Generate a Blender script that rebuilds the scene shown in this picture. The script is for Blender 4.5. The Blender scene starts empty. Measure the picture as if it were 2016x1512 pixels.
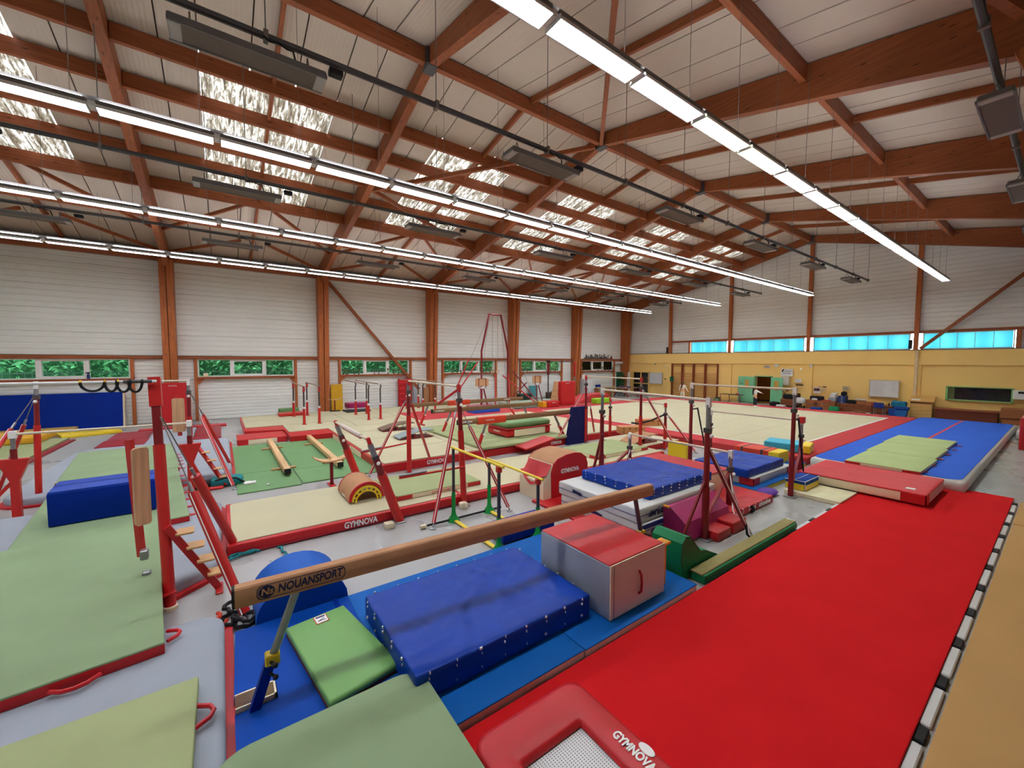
import bpy, bmesh, math, random
from mathutils import Vector, Matrix, noise
from math import sin, cos, pi, radians, sqrt
random.seed(7)
S = bpy.context.scene
COL = S.collection
# ---------------------------------------------------------------- camera
def cam_axes(yaw, pitch, roll):
    f = Vector((-sin(yaw)*cos(pitch), cos(yaw)*cos(pitch), -sin(pitch)))
    r = f.cross(Vector((0, 0, 1))).normalized()
    u = r.cross(f)
    c, s = cos(roll), sin(roll)
    return c*r + s*u, -s*r + c*u, f
_r, _u, _f = cam_axes(radians(54.23), radians(3.24), radians(0.175))
cd = bpy.data.cameras.new('camera'); cam = bpy.data.objects.new('camera', cd); COL.objects.link(cam)
cd.sensor_width = 36; cd.lens = 793.3/2016*36; cd.clip_start = .05; cd.clip_end = 300
m = Matrix.Identity(4)
for i in range(3):
    m[i][0] = _r[i]; m[i][1] = _u[i]; m[i][2] = -_f[i]
m[0][3], m[1][3], m[2][3] = 0, 0, 3.0
cam.matrix_world = m
S.camera = cam
# ---------------------------------------------------------------- light and exposure
SKY = 4.2
TUBE = 17.0
w = bpy.data.worlds.new('sky'); S.world = w; w.use_nodes = True
bg = w.node_tree.nodes['Background']
bg.inputs[0].default_value = (.86, .94, 1, 1); bg.inputs[1].default_value = SKY
S.view_settings.view_transform = 'Standard'; S.view_settings.look = 'None'
S.view_settings.exposure = 1.35; S.view_settings.gamma = 1; S.view_settings.use_curve_mapping = False
S.cycles.use_denoising = True
S.cycles.max_bounces = 8; S.cycles.diffuse_bounces = 5; S.cycles.transparent_max_bounces = 8
S.cycles.sample_clamp_indirect = 8; S.cycles.caustics_reflective = False; S.cycles.caustics_refractive = False
# ---------------------------------------------------------------- materials
def lin(c):
    return tuple(((v/255)/12.92 if v/255 <= .04045 else ((v/255+.055)/1.055)**2.4) for v in c)
MC = {}
def M(key, rgb=None, rough=.55, spec=.35, var=.06, sc=4., bump=0., bsc=60., metal=0., emit=0., stretch=None, alpha=None):
    if key in MC: return MC[key]
    mt = bpy.data.materials.new(key); mt.use_nodes = True; nt = mt.node_tree; N = nt.nodes; L = nt.links
    b = N['Principled BSDF']; c = lin(rgb)
    b.inputs['Roughness'].default_value = rough; b.inputs['Specular IOR Level'].default_value = spec; b.inputs['Metallic'].default_value = metal
    b.inputs['Base Color'].default_value = (*c, 1)
    if emit:
        b.inputs['Emission Color'].default_value = (*c, 1); b.inputs['Emission Strength'].default_value = emit
    if var or bump:
        tc = N.new('ShaderNodeTexCoord'); mp = N.new('ShaderNodeMapping'); L.new(tc.outputs['Object'], mp.inputs[0])
        if stretch: mp.inputs['Scale'].default_value = stretch
    if var:
        n = N.new('ShaderNodeTexNoise'); n.inputs['Scale'].default_value = sc; n.inputs['Detail'].default_value = 5; L.new(mp.outputs[0], n.inputs['Vector'])
        r = N.new('ShaderNodeValToRGB'); L.new(n.outputs['Fac'], r.inputs[0])
        r.color_ramp.elements[0].position = .3; r.color_ramp.elements[1].position = .7
        r.color_ramp.elements[0].color = (*[v*(1-var) for v in c], 1); r.color_ramp.elements[1].color = (*[min(1, v*(1+var)) for v in c], 1)
        L.new(r.outputs[0], b.inputs['Base Color'])
    if bump:
        n2 = N.new('ShaderNodeTexNoise'); n2.inputs['Scale'].default_value = bsc; n2.inputs['Detail'].default_value = 4; L.new(mp.outputs[0], n2.inputs['Vector'])
        bp = N.new('ShaderNodeBump'); bp.inputs['Strength'].default_value = bump; bp.inputs['Distance'].default_value = .02
        L.new(n2.outputs['Fac'], bp.inputs['Height']); L.new(bp.outputs[0], b.inputs['Normal'])
    MC[key] = mt
    return mt
def wood(key, rgb, axis, dark=.55, knots=True, rough=.5):
    if key in MC: return MC[key]
    mt = bpy.data.materials.new(key); mt.use_nodes = True; nt = mt.node_tree; N = nt.nodes; L = nt.links
    b = N['Principled BSDF']; b.inputs['Roughness'].default_value = rough; b.inputs['Specular IOR Level'].default_value = .3
    c = lin(rgb); tc = N.new('ShaderNodeTexCoord'); mp = N.new('ShaderNodeMapping'); L.new(tc.outputs['Object'], mp.inputs[0])
    mp.inputs['Scale'].default_value = tuple(.35 if a == axis else 6 for a in 'XYZ')
    n = N.new('ShaderNodeTexNoise'); n.inputs['Scale'].default_value = 3; n.inputs['Detail'].default_value = 6; L.new(mp.outputs[0], n.inputs['Vector'])
    r = N.new('ShaderNodeValToRGB'); L.new(n.outputs['Fac'], r.inputs[0])
    r.color_ramp.elements[0].position = .28; r.color_ramp.elements[1].position = .72
    r.color_ramp.elements[0].color = (*[v*.75 for v in c], 1); r.color_ramp.elements[1].color = (*[v*1.2 for v in c], 1)
    out = r.outputs[0]
    if knots:
        mp2 = N.new('ShaderNodeMapping'); L.new(tc.outputs['Object'], mp2.inputs[0]); mp2.inputs['Scale'].default_value = tuple(1.3 if a == axis else 5 for a in 'XYZ')
        v = N.new('ShaderNodeTexVoronoi'); v.inputs['Scale'].default_value = 1.6; L.new(mp2.outputs[0], v.inputs['Vector'])
        r2 = N.new('ShaderNodeValToRGB'); L.new(v.outputs['Distance'], r2.inputs[0])
        r2.color_ramp.elements[0].position = .07; r2.color_ramp.elements[1].position = .16
        r2.color_ramp.elements[0].color = (dark*.5, dark*.45, dark*.45, 1); r2.color_ramp.elements[1].color = (1, 1, 1, 1)
        mx = N.new('ShaderNodeMixRGB'); mx.blend_type = 'MULTIPLY'; mx.inputs[0].default_value = .9
        L.new(out, mx.inputs[1]); L.new(r2.outputs[0], mx.inputs[2]); out = mx.outputs[0]
    L.new(out, b.inputs['Base Color'])
    MC[key] = mt
    return mt
# ---------------------------------------------------------------- mesh builder
class MB:
    def __init__(s): s.v = []; s.f = []
    def add(s, vs, fs):
        o = len(s.v); s.v += [tuple(v) for v in vs]; s.f += [tuple(i+o for i in f) for f in fs]; return s
    def box(s, x0, y0, z0, x1, y1, z1):
        return s.add([(x0,y0,z0),(x1,y0,z0),(x1,y1,z0),(x0,y1,z0),(x0,y0,z1),(x1,y0,z1),(x1,y1,z1),(x0,y1,z1)],
                     [(3,2,1,0),(4,5,6,7),(0,1,5,4),(1,2,6,5),(2,3,7,6),(3,0,4,7)])
    def bbox(s, x0, y0, z0, x1, y1, z1, b=.01):
        P = []
        for z, i in ((z0, b), (z0+b, 0), (z1-b, 0), (z1, b)):
            for (x, y) in ((x0+i,y0+b),(x0+b,y0+i),(x1-b,y0+i),(x1-i,y0+b),(x1-i,y1-b),(x1-b,y1-i),(x0+b,y1-i),(x0+i,y1-b)):
                P.append((x, y, z))
        F = [tuple(reversed(range(8))), tuple(range(24, 32))]
        for k in range(3):
            for i in range(8):
                j = (i+1) % 8; F.append((k*8+i, k*8+j, k*8+8+j, k*8+8+i))
        return s.add(P, F)
    def quadbox(s, c4, z0, z1):
        "prism on four ground corners (anticlockwise)"
        return s.prism([(x, y) for x, y in c4], z0, z1, 'Z')
    def prism(s, poly, a, b, axis='Z'):
        "2D polygon extruded from a to b along an axis; poly is (x,y) for Z, (x,z) for Y, (y,z) for X"
        n = len(poly); vs = []
        for t in (a, b):
            for p, q in poly: vs.append({'Z': (p, q, t), 'Y': (p, t, q), 'X': (t, p, q)}[axis])
        fs = [tuple(range(n)), tuple(reversed(range(n, 2*n)))] + [(i, i+n, (i+1) % n+n, (i+1) % n) for i in range(n)]
        return s.add(vs, fs)
    def bar(s, p0, p1, w, h, up=(0, 0, 1)):
        p0, p1 = Vector(p0), Vector(p1); d = (p1-p0).normalized(); a = d.cross(Vector(up))
        if a.length < 1e-4: a = d.cross(Vector((1, 0, 0)))
        a.normalize(); b = a.cross(d).normalized(); a *= w/2; b *= h/2; vs = []
        for p in (p0, p1): vs += [p-a-b, p+a-b, p+a+b, p-a+b]
        return s.add(vs, [(3,2,1,0),(4,5,6,7),(0,1,5,4),(1,2,6,5),(2,3,7,6),(3,0,4,7)])
    def tube(s, p0, p1, r, n=10, r1=None):
        return s.path([p0, p1], r, n, [r, r if r1 is None else r1])
    def path(s, pts, r, n=8, rs=None, closed=False):
        pts = [Vector(p) for p in pts]; k = len(pts); vs = []; fs = []; prev = None
        for i, p in enumerate(pts):
            if closed: d = pts[(i+1) % k]-pts[i-1]
            else: d = pts[min(i+1, k-1)]-pts[max(i-1, 0)]
            d.normalize()
            if prev is None:
                a = d.cross(Vector((0, 0, 1)))
                if a.length < 1e-3: a = d.cross(Vector((1, 0, 0)))
            else:
                a = prev-d*prev.dot(d)
            a.normalize(); prev = a; b = d.cross(a); rr = rs[i] if rs else r
            for j in range(n):
                t = 2*pi*j/n; vs.append(p+a*(rr*cos(t))+b*(rr*sin(t)))
        m_ = k if closed else k-1
        for i in range(m_):
            for j in range(n):
                q = (j+1) % n; i2 = (i+1) % k; fs.append((i*n+j, i*n+q, i2*n+q, i2*n+j))
        if not closed: fs += [tuple(reversed(range(n))), tuple(range((k-1)*n, k*n))]
        return s.add(vs, fs)
    def torus(s, c, R, r, normal='X', n=20, k=8, sx=1., sy=1.):
        pts = []
        for i in range(n):
            t = 2*pi*i/n; a, b = R*cos(t)*sx, R*sin(t)*sy
            o = {'X': (0, a, b), 'Y': (a, 0, b), 'Z': (a, b, 0)}[normal]
            pts.append(Vector(c)+Vector(o))
        return s.path(pts, r, k, closed=True)
    def ball(s, c, rx, ry=None, rz=None, n=12, k=8):
        ry = ry or rx; rz = rz or rx; vs = [(c[0], c[1], c[2]-rz)]; fs = []
        for i in range(1, k):
            a = -pi/2+pi*i/k
            for j in range(n):
                t = 2*pi*j/n; vs.append((c[0]+rx*cos(a)*cos(t), c[1]+ry*cos(a)*sin(t), c[2]+rz*sin(a)))
        vs.append((c[0], c[1], c[2]+rz)); e = len(vs)-1
        for j in range(n):
            q = (j+1) % n; fs.append((0, 1+q, 1+j)); fs.append((e, e-n+j, e-n+q))
            for i in range(k-2): fs.append((1+i*n+j, 1+i*n+q, 1+(i+1)*n+q, 1+(i+1)*n+j))
        return s.add(vs, fs)
    def lathe(s, c, prof, n=16):
        vs = []; fs = []; k = len(prof)
        for (r, z) in prof:
            for j in range(n):
                t = 2*pi*j/n; vs.append((c[0]+r*cos(t), c[1]+r*sin(t), c[2]+z))
        for i in range(k-1):
            for j in range(n):
                q = (j+1) % n; fs.append((i*n+j, i*n+q, (i+1)*n+q, (i+1)*n+j))
        fs += [tuple(reversed(range(n))), tuple(range((k-1)*n, k*n))]
        return s.add(vs, fs)
    def soft(s, x0, y0, z0, x1, y1, z1, r=.03, step=.25, amp=0., fr=2.5, seed=0, sag=0., sides=1., creases=0):
        "rounded cushion: subdivided box, round edges, small folds on the top"
        def ticks(a, b):
            L = b-a; rr = min(r, L*.45); t = [0, rr*.3, rr]; n = max(1, int(L/step)); t += [rr+(L-2*rr)*i/n for i in range(1, n)]; t += [L-rr, L-rr*.3, L]
            return [a+q for q in t]
        X, Y, Z = ticks(x0, x1), ticks(y0, y1), ticks(z0, z1); idx = {}; vs = []; fs = []
        rx, ry, rz = min(r, (x1-x0)*.45), min(r, (y1-y0)*.45), min(r, (z1-z0)*.45)
        cr = []; rc = random.Random(seed+31)
        for _ in range(creases):
            px_, py_ = rc.uniform(x0+.1, x1-.1), rc.uniform(y0+.1, y1-.1); an = rc.uniform(0, pi); cr.append((px_, py_, cos(an), sin(an), rc.uniform(.25, .8), rc.uniform(.018, .04), rc.choice((-1, 1, 1))*rc.uniform(.5, 1.)))
        def crease(x, y):
            h = 0.
            for (a, b_, c_, s_, ln, wd, am) in cr:
                u = (x-a)*c_+(y-b_)*s_; v = -(x-a)*s_+(y-b_)*c_
                if abs(u) < ln: h += am*math.exp(-(v/wd)**2)*(1-(u/ln)**2)
            return h
        def vert(i, j, k):
            if (i, j, k) in idx: return idx[(i, j, k)]
            p = Vector((X[i], Y[j], Z[k]))
            q = Vector((min(max(p.x, x0+rx), x1-rx), min(max(p.y, y0+ry), y1-ry), min(max(p.z, z0+rz), z1-rz)))
            d = p-q
            if d.length > 1e-9:
                d = Vector((d.x/rx, d.y/ry, d.z/rz)); d.normalize(); p = q+Vector((d.x*rx, d.y*ry, d.z*rz))
            if amp:
                t = (p.z-z0)/(z1-z0); ex = min(p.x-x0, x1-p.x)/(.3*(x1-x0)); ey = min(p.y-y0, y1-p.y)/(.3*(y1-y0)); e = max(0., min(1, ex))*max(0., min(1, ey))
                n = noise.noise(Vector((p.x*fr+seed*7.3, p.y*fr*1.3+p.x*.7, p.z+seed)))+.5*noise.noise(Vector((p.x*fr*2.7+seed, p.y*fr*2.1-seed, 1.7)))
                if k == len(Z)-1: p.z += amp*n*(.3+e)-sag*e+.016*crease(p.x, p.y)
                elif 0 < k: 
                    if i in (0, len(X)-1): p.x += amp*.5*sides*n*t
                    if j in (0, len(Y)-1): p.y += amp*.5*sides*n*t
            idx[(i, j, k)] = len(vs); vs.append(p); return len(vs)-1
        a, b, c = len(X)-1, len(Y)-1, len(Z)-1
        for i in range(a):
            for j in range(b):
                fs.append((vert(i,j,c),vert(i+1,j,c),vert(i+1,j+1,c),vert(i,j+1,c))); fs.append((vert(i,j+1,0),vert(i+1,j+1,0),vert(i+1,j,0),vert(i,j,0)))
        for i in range(a):
            for k in range(c):
                fs.append((vert(i,0,k),vert(i+1,0,k),vert(i+1,0,k+1),vert(i,0,k+1))); fs.append((vert(i,b,k+1),vert(i+1,b,k+1),vert(i+1,b,k),vert(i,b,k)))
        for j in range(b):
            for k in range(c):
                fs.append((vert(0,j,k+1),vert(0,j+1,k+1),vert(0,j+1,k),vert(0,j,k))); fs.append((vert(a,j,k),vert(a,j+1,k),vert(a,j+1,k+1),vert(a,j,k+1)))
        return s.add(vs, fs)
    def xf(s, mat):
        s.v = [tuple(mat @ Vector(v)) for v in s.v]; return s
    def turn(s, c, deg):
        c = (c[0], c[1], 0)
        return s.xf(Matrix.Translation(Vector(c)) @ Matrix.Rotation(radians(deg), 4, 'Z') @ Matrix.Translation(-Vector(c)))
WL = {}
def build(name, mb, mat, parent=None, smooth=False, kind=None):
    o0 = WL.get(parent.name, Vector((0, 0, 0))) if parent else Vector((0, 0, 0))
    me = bpy.data.meshes.new(name)
    me.from_pydata([(v[0]-o0.x, v[1]-o0.y, v[2]-o0.z) for v in mb.v], [], mb.f)
    bm = bmesh.new(); bm.from_mesh(me); bmesh.ops.recalc_face_normals(bm, faces=bm.faces); bm.to_mesh(me); bm.free()
    mats = mat if isinstance(mat, (list, tuple)) else [mat]
    for q in mats: me.materials.append(q)
    if smooth:
        me.shade_smooth()
        me.set_sharp_from_angle(angle=radians(smooth if smooth is not True else 50))
    ob = bpy.data.objects.new(name, me); COL.objects.link(ob)
    if parent: ob.parent = parent
    WL[ob.name] = o0.copy()
    if kind: ob['kind'] = kind
    return ob
def thing(name, label, cat, loc=(0, 0, 0), group=None):
    o = bpy.data.objects.new(name, None); COL.objects.link(o); o.location = loc; o.empty_display_size = .1
    WL[o.name] = Vector(loc); o['label'] = label; o['category'] = cat
    if group: o['group'] = group
    return o
def tag(o, label, cat, group=None):
    o['label'] = label; o['category'] = cat
    if group: o['group'] = group
    return o
def struct(name, mb, mat, **k):
    return build(name, mb, mat, kind='structure', **k)
def dup(root, loc, label, group=None, rot=0.):
    def cp(o, par):
        c = o.copy(); COL.objects.link(c)
        if par: c.parent = par
        for ch in list(o.children): cp(ch, c)
        return c
    r = cp(root, None); r.location = loc; r.rotation_euler = (0, 0, rot); r['label'] = label
    if group: r['group'] = group
    return r
def lettering(s, size, org, xd, yd, mat, parent, name='lettering', ext=.002, bold=.0, shear=0., width=None, align='CENTER'):
    cu = bpy.data.curves.new('t', 'FONT'); cu.body = s; cu.size = size; cu.extrude = ext; cu.offset = bold; cu.shear = shear; cu.align_x = align; cu.align_y = 'CENTER'; cu.resolution_u = 3
    ob = bpy.data.objects.new('t', cu); COL.objects.link(ob); bpy.context.view_layer.update()
    me = bpy.data.meshes.new_from_object(ob.evaluated_get(bpy.context.evaluated_depsgraph_get()))
    xs = [v.co.x for v in me.vertices]; k = 1.
    if width: k = width/max(1e-6, max(xs)-min(xs))
    xd, yd = Vector(xd).normalized(), Vector(yd).normalized(); zd = xd.cross(yd)
    mb = MB(); mb.add([Vector(org)+xd*(v.co.x*k)+yd*v.co.y+zd*(v.co.z+ext) for v in me.vertices], [tuple(p.vertices) for p in me.polygons])
    bpy.data.objects.remove(ob); bpy.data.curves.remove(cu); bpy.data.meshes.remove(me)
    return build(name, mb, mat, parent)
# common materials
W_X = wood('glulam_x', (148, 82, 46), 'X'); W_Y = wood('glulam_y', (152, 84, 48), 'Y'); W_Z = wood('glulam_z', (178, 100, 52), 'Z')
STEEL = M('steel', (150, 150, 152), .35, .5, .08, 8, metal=.7)
DSTEEL = M('dark_steel', (84, 82, 82), .45, .5, .08, 8, metal=.5)
RED = M('red_paint', (196, 34, 30), .35, .5, .05, 3)
DRED = M('dark_red_paint', (128, 22, 26), .35, .5, .06, 3)
WHITE = M('white_plastic', (235, 235, 230), .4, .4, .03)
BLACK = M('black_rubber', (26, 26, 28), .6, .3, .1)
LET = M('white_print', (238, 236, 232), .5, .3, .02)
WIRE = M('wire', (120, 112, 104), .5, .4, 0)
CREAM = M('cream_vinyl', (228, 212, 180), .45, .4, .03, 2, .08, 14)
REDV = M('red_vinyl', (190, 28, 34), .42, .4, .05, 2, .12, 10)
BEIGE = M('beige_carpet', (192, 184, 152), .9, .1, .035, 1.2, .1, 220)
REDC = M('red_carpet', (208, 30, 34), .92, .08, .05, 1.5, .12, 240)
SAGE = M('sage_mat', (138, 158, 120), .85, .15, .05, 1.4, .08, 160)
LIME = M('lime_mat', (158, 166, 120), .85, .15, .05, 1.4, .08, 160)
BEECH = wood('beech', (214, 172, 124), 'X', knots=False)
BEECH_Y = wood('beech_y', (190, 146, 104), 'Y', knots=False)
SUEDE = M('tan_suede', (184, 138, 104), .9, .1, .07, 5, .05, 120)
# ---------------------------------------------------------------- setting: floor
mf = bpy.data.materials.new('resin_floor'); mf.use_nodes = True
def _floor():
    N = mf.node_tree.nodes; L = mf.node_tree.links; b = N['Principled BSDF']; b.inputs['Specular IOR Level'].default_value = .5
    tc = N.new('ShaderNodeTexCoord'); n = N.new('ShaderNodeTexNoise'); n.inputs['Scale'].default_value = .35; n.inputs['Detail'].default_value = 5; L.new(tc.outputs['Object'], n.inputs['Vector'])
    r = N.new('ShaderNodeValToRGB'); L.new(n.outputs['Fac'], r.inputs[0]); r.color_ramp.elements[0].position = .35; r.color_ramp.elements[1].position = .7
    r.color_ramp.elements[0].color = (*lin((158, 157, 154)), 1); r.color_ramp.elements[1].color = (*lin((168, 167, 164)), 1); L.new(r.outputs[0], b.inputs['Base Color'])
    n2 = N.new('ShaderNodeTexNoise'); n2.inputs['Scale'].default_value = .6; n2.inputs['Detail'].default_value = 3; L.new(tc.outputs['Object'], n2.inputs['Vector'])
    mr = N.new('ShaderNodeMapRange'); mr.inputs['From Min'].default_value = .3; mr.inputs['From Max'].default_value = .75; mr.inputs['To Min'].default_value = .22; mr.inputs['To Max'].default_value = .4
    L.new(n2.outputs['Fac'], mr.inputs[0]); L.new(mr.outputs[0], b.inputs['Roughness'])
_floor()
struct('floor', MB().box(-26, -10, -.2, 6, 32.2, 0), mf)
# ---------------------------------------------------------------- roof
XR, PORT = -10.3, [-8.62, -1.95, 4.72, 11.39, 18.06, 24.73, 31.3]
def zroof(x): return 11.2-.195*abs(x-XR)
SHEET = M('roof_sheet', (196, 180, 162), .6, .3, .04, .6)
BACK = M('seam_dark', (90, 80, 72), .8, .1, 0)
SK_MID = [(PORT[i]+PORT[i+1])/2 for i in range(6)]
SKW, SX0, SX1 = 1.62, -13.1, -19.25
def slab(mb, xa, xb, y0, y1, dz=0., th=.05):
    za, zb = zroof(xa)+dz, zroof(xb)+dz
    mb.prism([(xa, za), (xb, zb), (xb, zb+th), (xa, za+th)], y0, y1, 'Y')
mb = MB()                                   # the dark weather skin over the sheets, open over the rooflights
for i in range(6):
    y0, y1, c = PORT[i], PORT[i+1], SK_MID[i]
    if i == 0: y0 = -10
    if i == 5: y1 = 32.2
    slab(mb, -25.9, SX1, y0, y1, .06); slab(mb, SX0, XR, y0, y1, .06); slab(mb, XR, 6, y0, y1, .06)
    slab(mb, SX1, SX0, y0, c-SKW, .06); slab(mb, SX1, SX0, c+SKW, y1, .06)
ceil = struct('ceiling', mb, BACK)
def sheet_mat():
    N = SHEET.node_tree.nodes; L = SHEET.node_tree.links; b = N['Principled BSDF']
    tc = N.new('ShaderNodeTexCoord'); wv = N.new('ShaderNodeTexWave'); wv.bands_direction = 'Y'; wv.inputs['Scale'].default_value = 3.2; wv.inputs['Distortion'].default_value = 0
    L.new(tc.outputs['Object'], wv.inputs['Vector']); bp = N.new('ShaderNodeBump'); bp.inputs['Strength'].default_value = .35; bp.inputs['Distance'].default_value = .01
    L.new(wv.outputs['Fac'], bp.inputs['Height']); L.new(bp.outputs[0], b.inputs['Normal'])
sheet_mat()
def roofsheet(xa, xb, y0, y1):
    mb = MB(); slab(mb, xa, xb, y0+.016, y1-.016, 0, .045); build('roof_sheet', mb, SHEET, ceil)
for i in range(6):
    n = 6; st = (PORT[i+1]-PORT[i])/n; c = SK_MID[i]
    cuts = [PORT[i], PORT[i]+st*.86, c-SKW, c-SKW/3, c+SKW/3, c+SKW, PORT[i+1]-st*.86, PORT[i+1]]
    for a, b_ in zip(cuts, cuts[1:]):
        if a > 31: continue
        roofsheet(XR+.02, 5.5, a, b_)
        if abs((a+b_)/2-c) < SKW:
            roofsheet(SX0, XR-.02, a, b_); roofsheet(-25.6, SX1, a, b_)
        else: roofsheet(-25.6, XR-.02, a, b_)
# rooflights: corrugated translucent sheets with brown grime
def skylight_mat():
    mt = bpy.data.materials.new('rooflight'); mt.use_nodes = True; N = mt.node_tree.nodes; L = mt.node_tree.links; N.remove(N['Principled BSDF'])
    tc = N.new('ShaderNodeTexCoord'); mp = N.new('ShaderNodeMapping'); mp.inputs['Scale'].default_value = (1.1, 5.5, 1.); L.new(tc.outputs['Object'], mp.inputs[0])
    n = N.new('ShaderNodeTexNoise'); n.inputs['Scale'].default_value = 1.6; n.inputs['Detail'].default_value = 9; n.inputs['Roughness'].default_value = .75; n.inputs['Distortion'].default_value = .6; L.new(mp.outputs[0], n.inputs['Vector'])
    r = N.new('ShaderNodeValToRGB'); L.new(n.outputs['Fac'], r.inputs[0]); e = r.color_ramp.elements
    e[0].position = .38; e[0].color = (.035, .024, .016, 1); e[1].position = .62; e[1].color = (.42, .4, .37, 1); q = e.new(.5); q.color = (.1, .08, .058, 1)
    t = N.new('ShaderNodeBsdfTranslucent'); L.new(r.outputs[0], t.inputs[0]); d = N.new('ShaderNodeBsdfDiffuse'); L.new(r.outputs[0], d.inputs[0])
    mx = N.new('ShaderNodeMixShader'); mx.inputs[0].default_value = .2; L.new(t.outputs[0], mx.inputs[1]); L.new(d.outputs[0], mx.inputs[2]); L.new(mx.outputs[0], N['Material Output'].inputs[0])
    return mt
SKYM = skylight_mat()
def corr(y0, y1):
    mb = MB(); n = 28; vs = []; fs = []
    for i in range(n+1):
        y = y0+(y1-y0)*i/n; dz = .028*sin(i*pi/2)
        for x in (SX1+.01, SX0-.01): vs.append((x, y, zroof(x)+dz))
    fs = [(2*i, 2*i+1, 2*i+3, 2*i+2) for i in range(n)]
    return mb.add(vs, fs)
for c in SK_MID:
    for k in range(4):
        build('rooflight_sheet', corr(c-SKW+k*SKW/2+.01, c-SKW+(k+1)*SKW/2-.01), SKYM, ceil, smooth=80)
# portals
def rafter_poly(side):
    if side < 0: bot = [(XR, 10.75), (-16.8, 9.17), (-19.8, 8.55), (-22.6, 7.98), (-24.0, 7.6), (-24.55, 7.25), (-25.25, 7.05)]; top = [(-25.25, zroof(-25.25)-.03), (XR, 11.17)]
    else: bot = [(XR, 10.75), (-6.2, 9.72), (-2.4, 8.72), (-.7, 8.25), (4.6, 7.0)]; top = [(4.6, zroof(4.6)-.03), (XR, 11.17)]
    return bot+top
for p in PORT[1:]:
    th = .11
    build('rafter', MB().prism(rafter_poly(-1), p-th, p+th, 'Y'), W_X, ceil); build('rafter', MB().prism(rafter_poly(1), p-th, p+th, 'Y'), W_X, ceil)
    build('steel_bracket', MB().box(XR-.02, p-.17, 10.7, XR+.22, p-.112, 11.1).box(XR-.22, p+.112, 10.7, XR+.02, p+.17, 11.1).box(XR-.2, p-.13, 10.68, XR+.2, p+.13, 10.745), DSTEEL, ceil)
PUR = [(-13.1, .38), (-14.55, .36), (-16.2, .36), (-17.5, .36), (-19.2, .4), (-21.5, .36), (-4.0, .4), (1.0, .4)]
for i in range(6):
    a, b_ = PORT[i]+.12, PORT[i+1]-.12
    if i == 0: a = -9.9
    for x, h in PUR:
        z = zroof(x); build('purlin', MB().bbox(x-.065, a, z-h-.03, x+.065, b_, z-.02, .008), W_Y, ceil)
    build('ridge_beam', MB().bbox(XR-.08, a, 10.76, XR+.08, b_, 11.15, .008), W_Y, ceil)
    build('eave_beam', MB().bbox(-25.2, a, 7.62, -24.95, b_, 8.05, .008), W_Y, ceil)
    c = (PORT[i]+PORT[i+1])/2
    for xa, xb in ((XR+.1, 4.6), (-25.1, XR-.1)):
        mb = MB(); slab(mb, min(xa, xb), max(xa, xb), c-.045, c+.045, -.2, .19); build('secondary_rafter', mb, W_X, ceil)
    for sgn, yp in ((-1, PORT[i]), (1, PORT[i+1])):
        build('strut', MB().bar((-19.3, c+sgn*.4, zroof(-19.3)-.3), (-22.3, yp-sgn*.15, zroof(-22.3)-.42), .09, .12), W_Y, ceil)
        build('strut', MB().bar((-22.6, c+sgn*.5, zroof(-22.6)-.3), (-24.6, yp-sgn*.15, zroof(-24.6)-.42), .09, .12), W_Y, ceil)
# wind braces in the roof plane of the second bay
def rb(x0, y0, x1, y1): build('wind_brace', MB().bar((x0, y0, zroof(x0)-.42), (x1, y1, zroof(x1)-.45), .12, .14), W_X, ceil)
build('wind_brace', MB().bar((-2.6, 5.0, zroof(-2.6)-.5), (-.75, 10.9, zroof(-.75)-.55), .14, .2), W_X, ceil)
build('duct', MB().box(-.55, 7.2, 7.95, .3, 9.6, 8.7), M('duct_dark', (50, 44, 42), .6), ceil)
rb(XR-.15, PORT[3]-.2, -16.2, PORT[2]+.2); rb(-16.2, PORT[2]+.2, -19.3, PORT[3]-.2); rb(XR+.1, PORT[3]-.15, -4.1, PORT[2]+.2)
# ---------------------------------------------------------------- left wall
SIDE = M('siding', (232, 232, 224), .38, .45, .03, .8)
SHELL = M('shell', (150, 142, 130), .9, .1, 0)
XW = -25.3
WIN = [(p+.98, p+5.22) for p in PORT[:6]]
WINZ = (2.22, 3.0)
mb = MB().box(-25.6, -10, -.2, -25.45, 32.2, WINZ[0]-.06).box(-25.6, -10, WINZ[1]+.05, -25.45, 32.2, 8.6)
prev = -10
for a, b_ in WIN:
    mb.box(-25.6, prev, WINZ[0]-.06, -25.45, a-.05, WINZ[1]+.05); prev = b_+.05
mb.box(-25.6, prev, WINZ[0]-.06, -25.45, 32.2, WINZ[1]+.05)
wl = struct('wall_left', mb, SHELL)
def siding_prof(h, n, d=.02):
    "face profile (offset outwards, height): flat bands with small grooves, a deeper joint at the ends"
    P = [(-.04, .0), (0, .03)]; s = h/n
    for i in range(1, n): P += [(0, i*s-.03), (-d, i*s-.012), (-d, i*s+.012), (0, i*s+.03)]
    return P+[(0, h-.02), (-.04, h)]
def siding_y(x, y0, y1, z0, h, n, parent, mat=SIDE):
    pr = siding_prof(h, n); mb = MB(); poly = [(x+o, z0+z) for o, z in pr]+[(x-.06, z0+h), (x-.06, z0)]
    return build('wall_panel', mb.prism(poly, y0, y1, 'Y'), mat, parent)
def siding_x(y, x0, x1, z0, h, n, parent, mat=SIDE):
    pr = siding_prof(h, n); mb = MB(); poly = [(y-o, z0+z) for o, z in pr]+[(y+.06, z0+h), (y+.06, z0)]
    return build('wall_panel', mb.prism(poly, x0, x1, 'X'), mat, parent)
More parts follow.
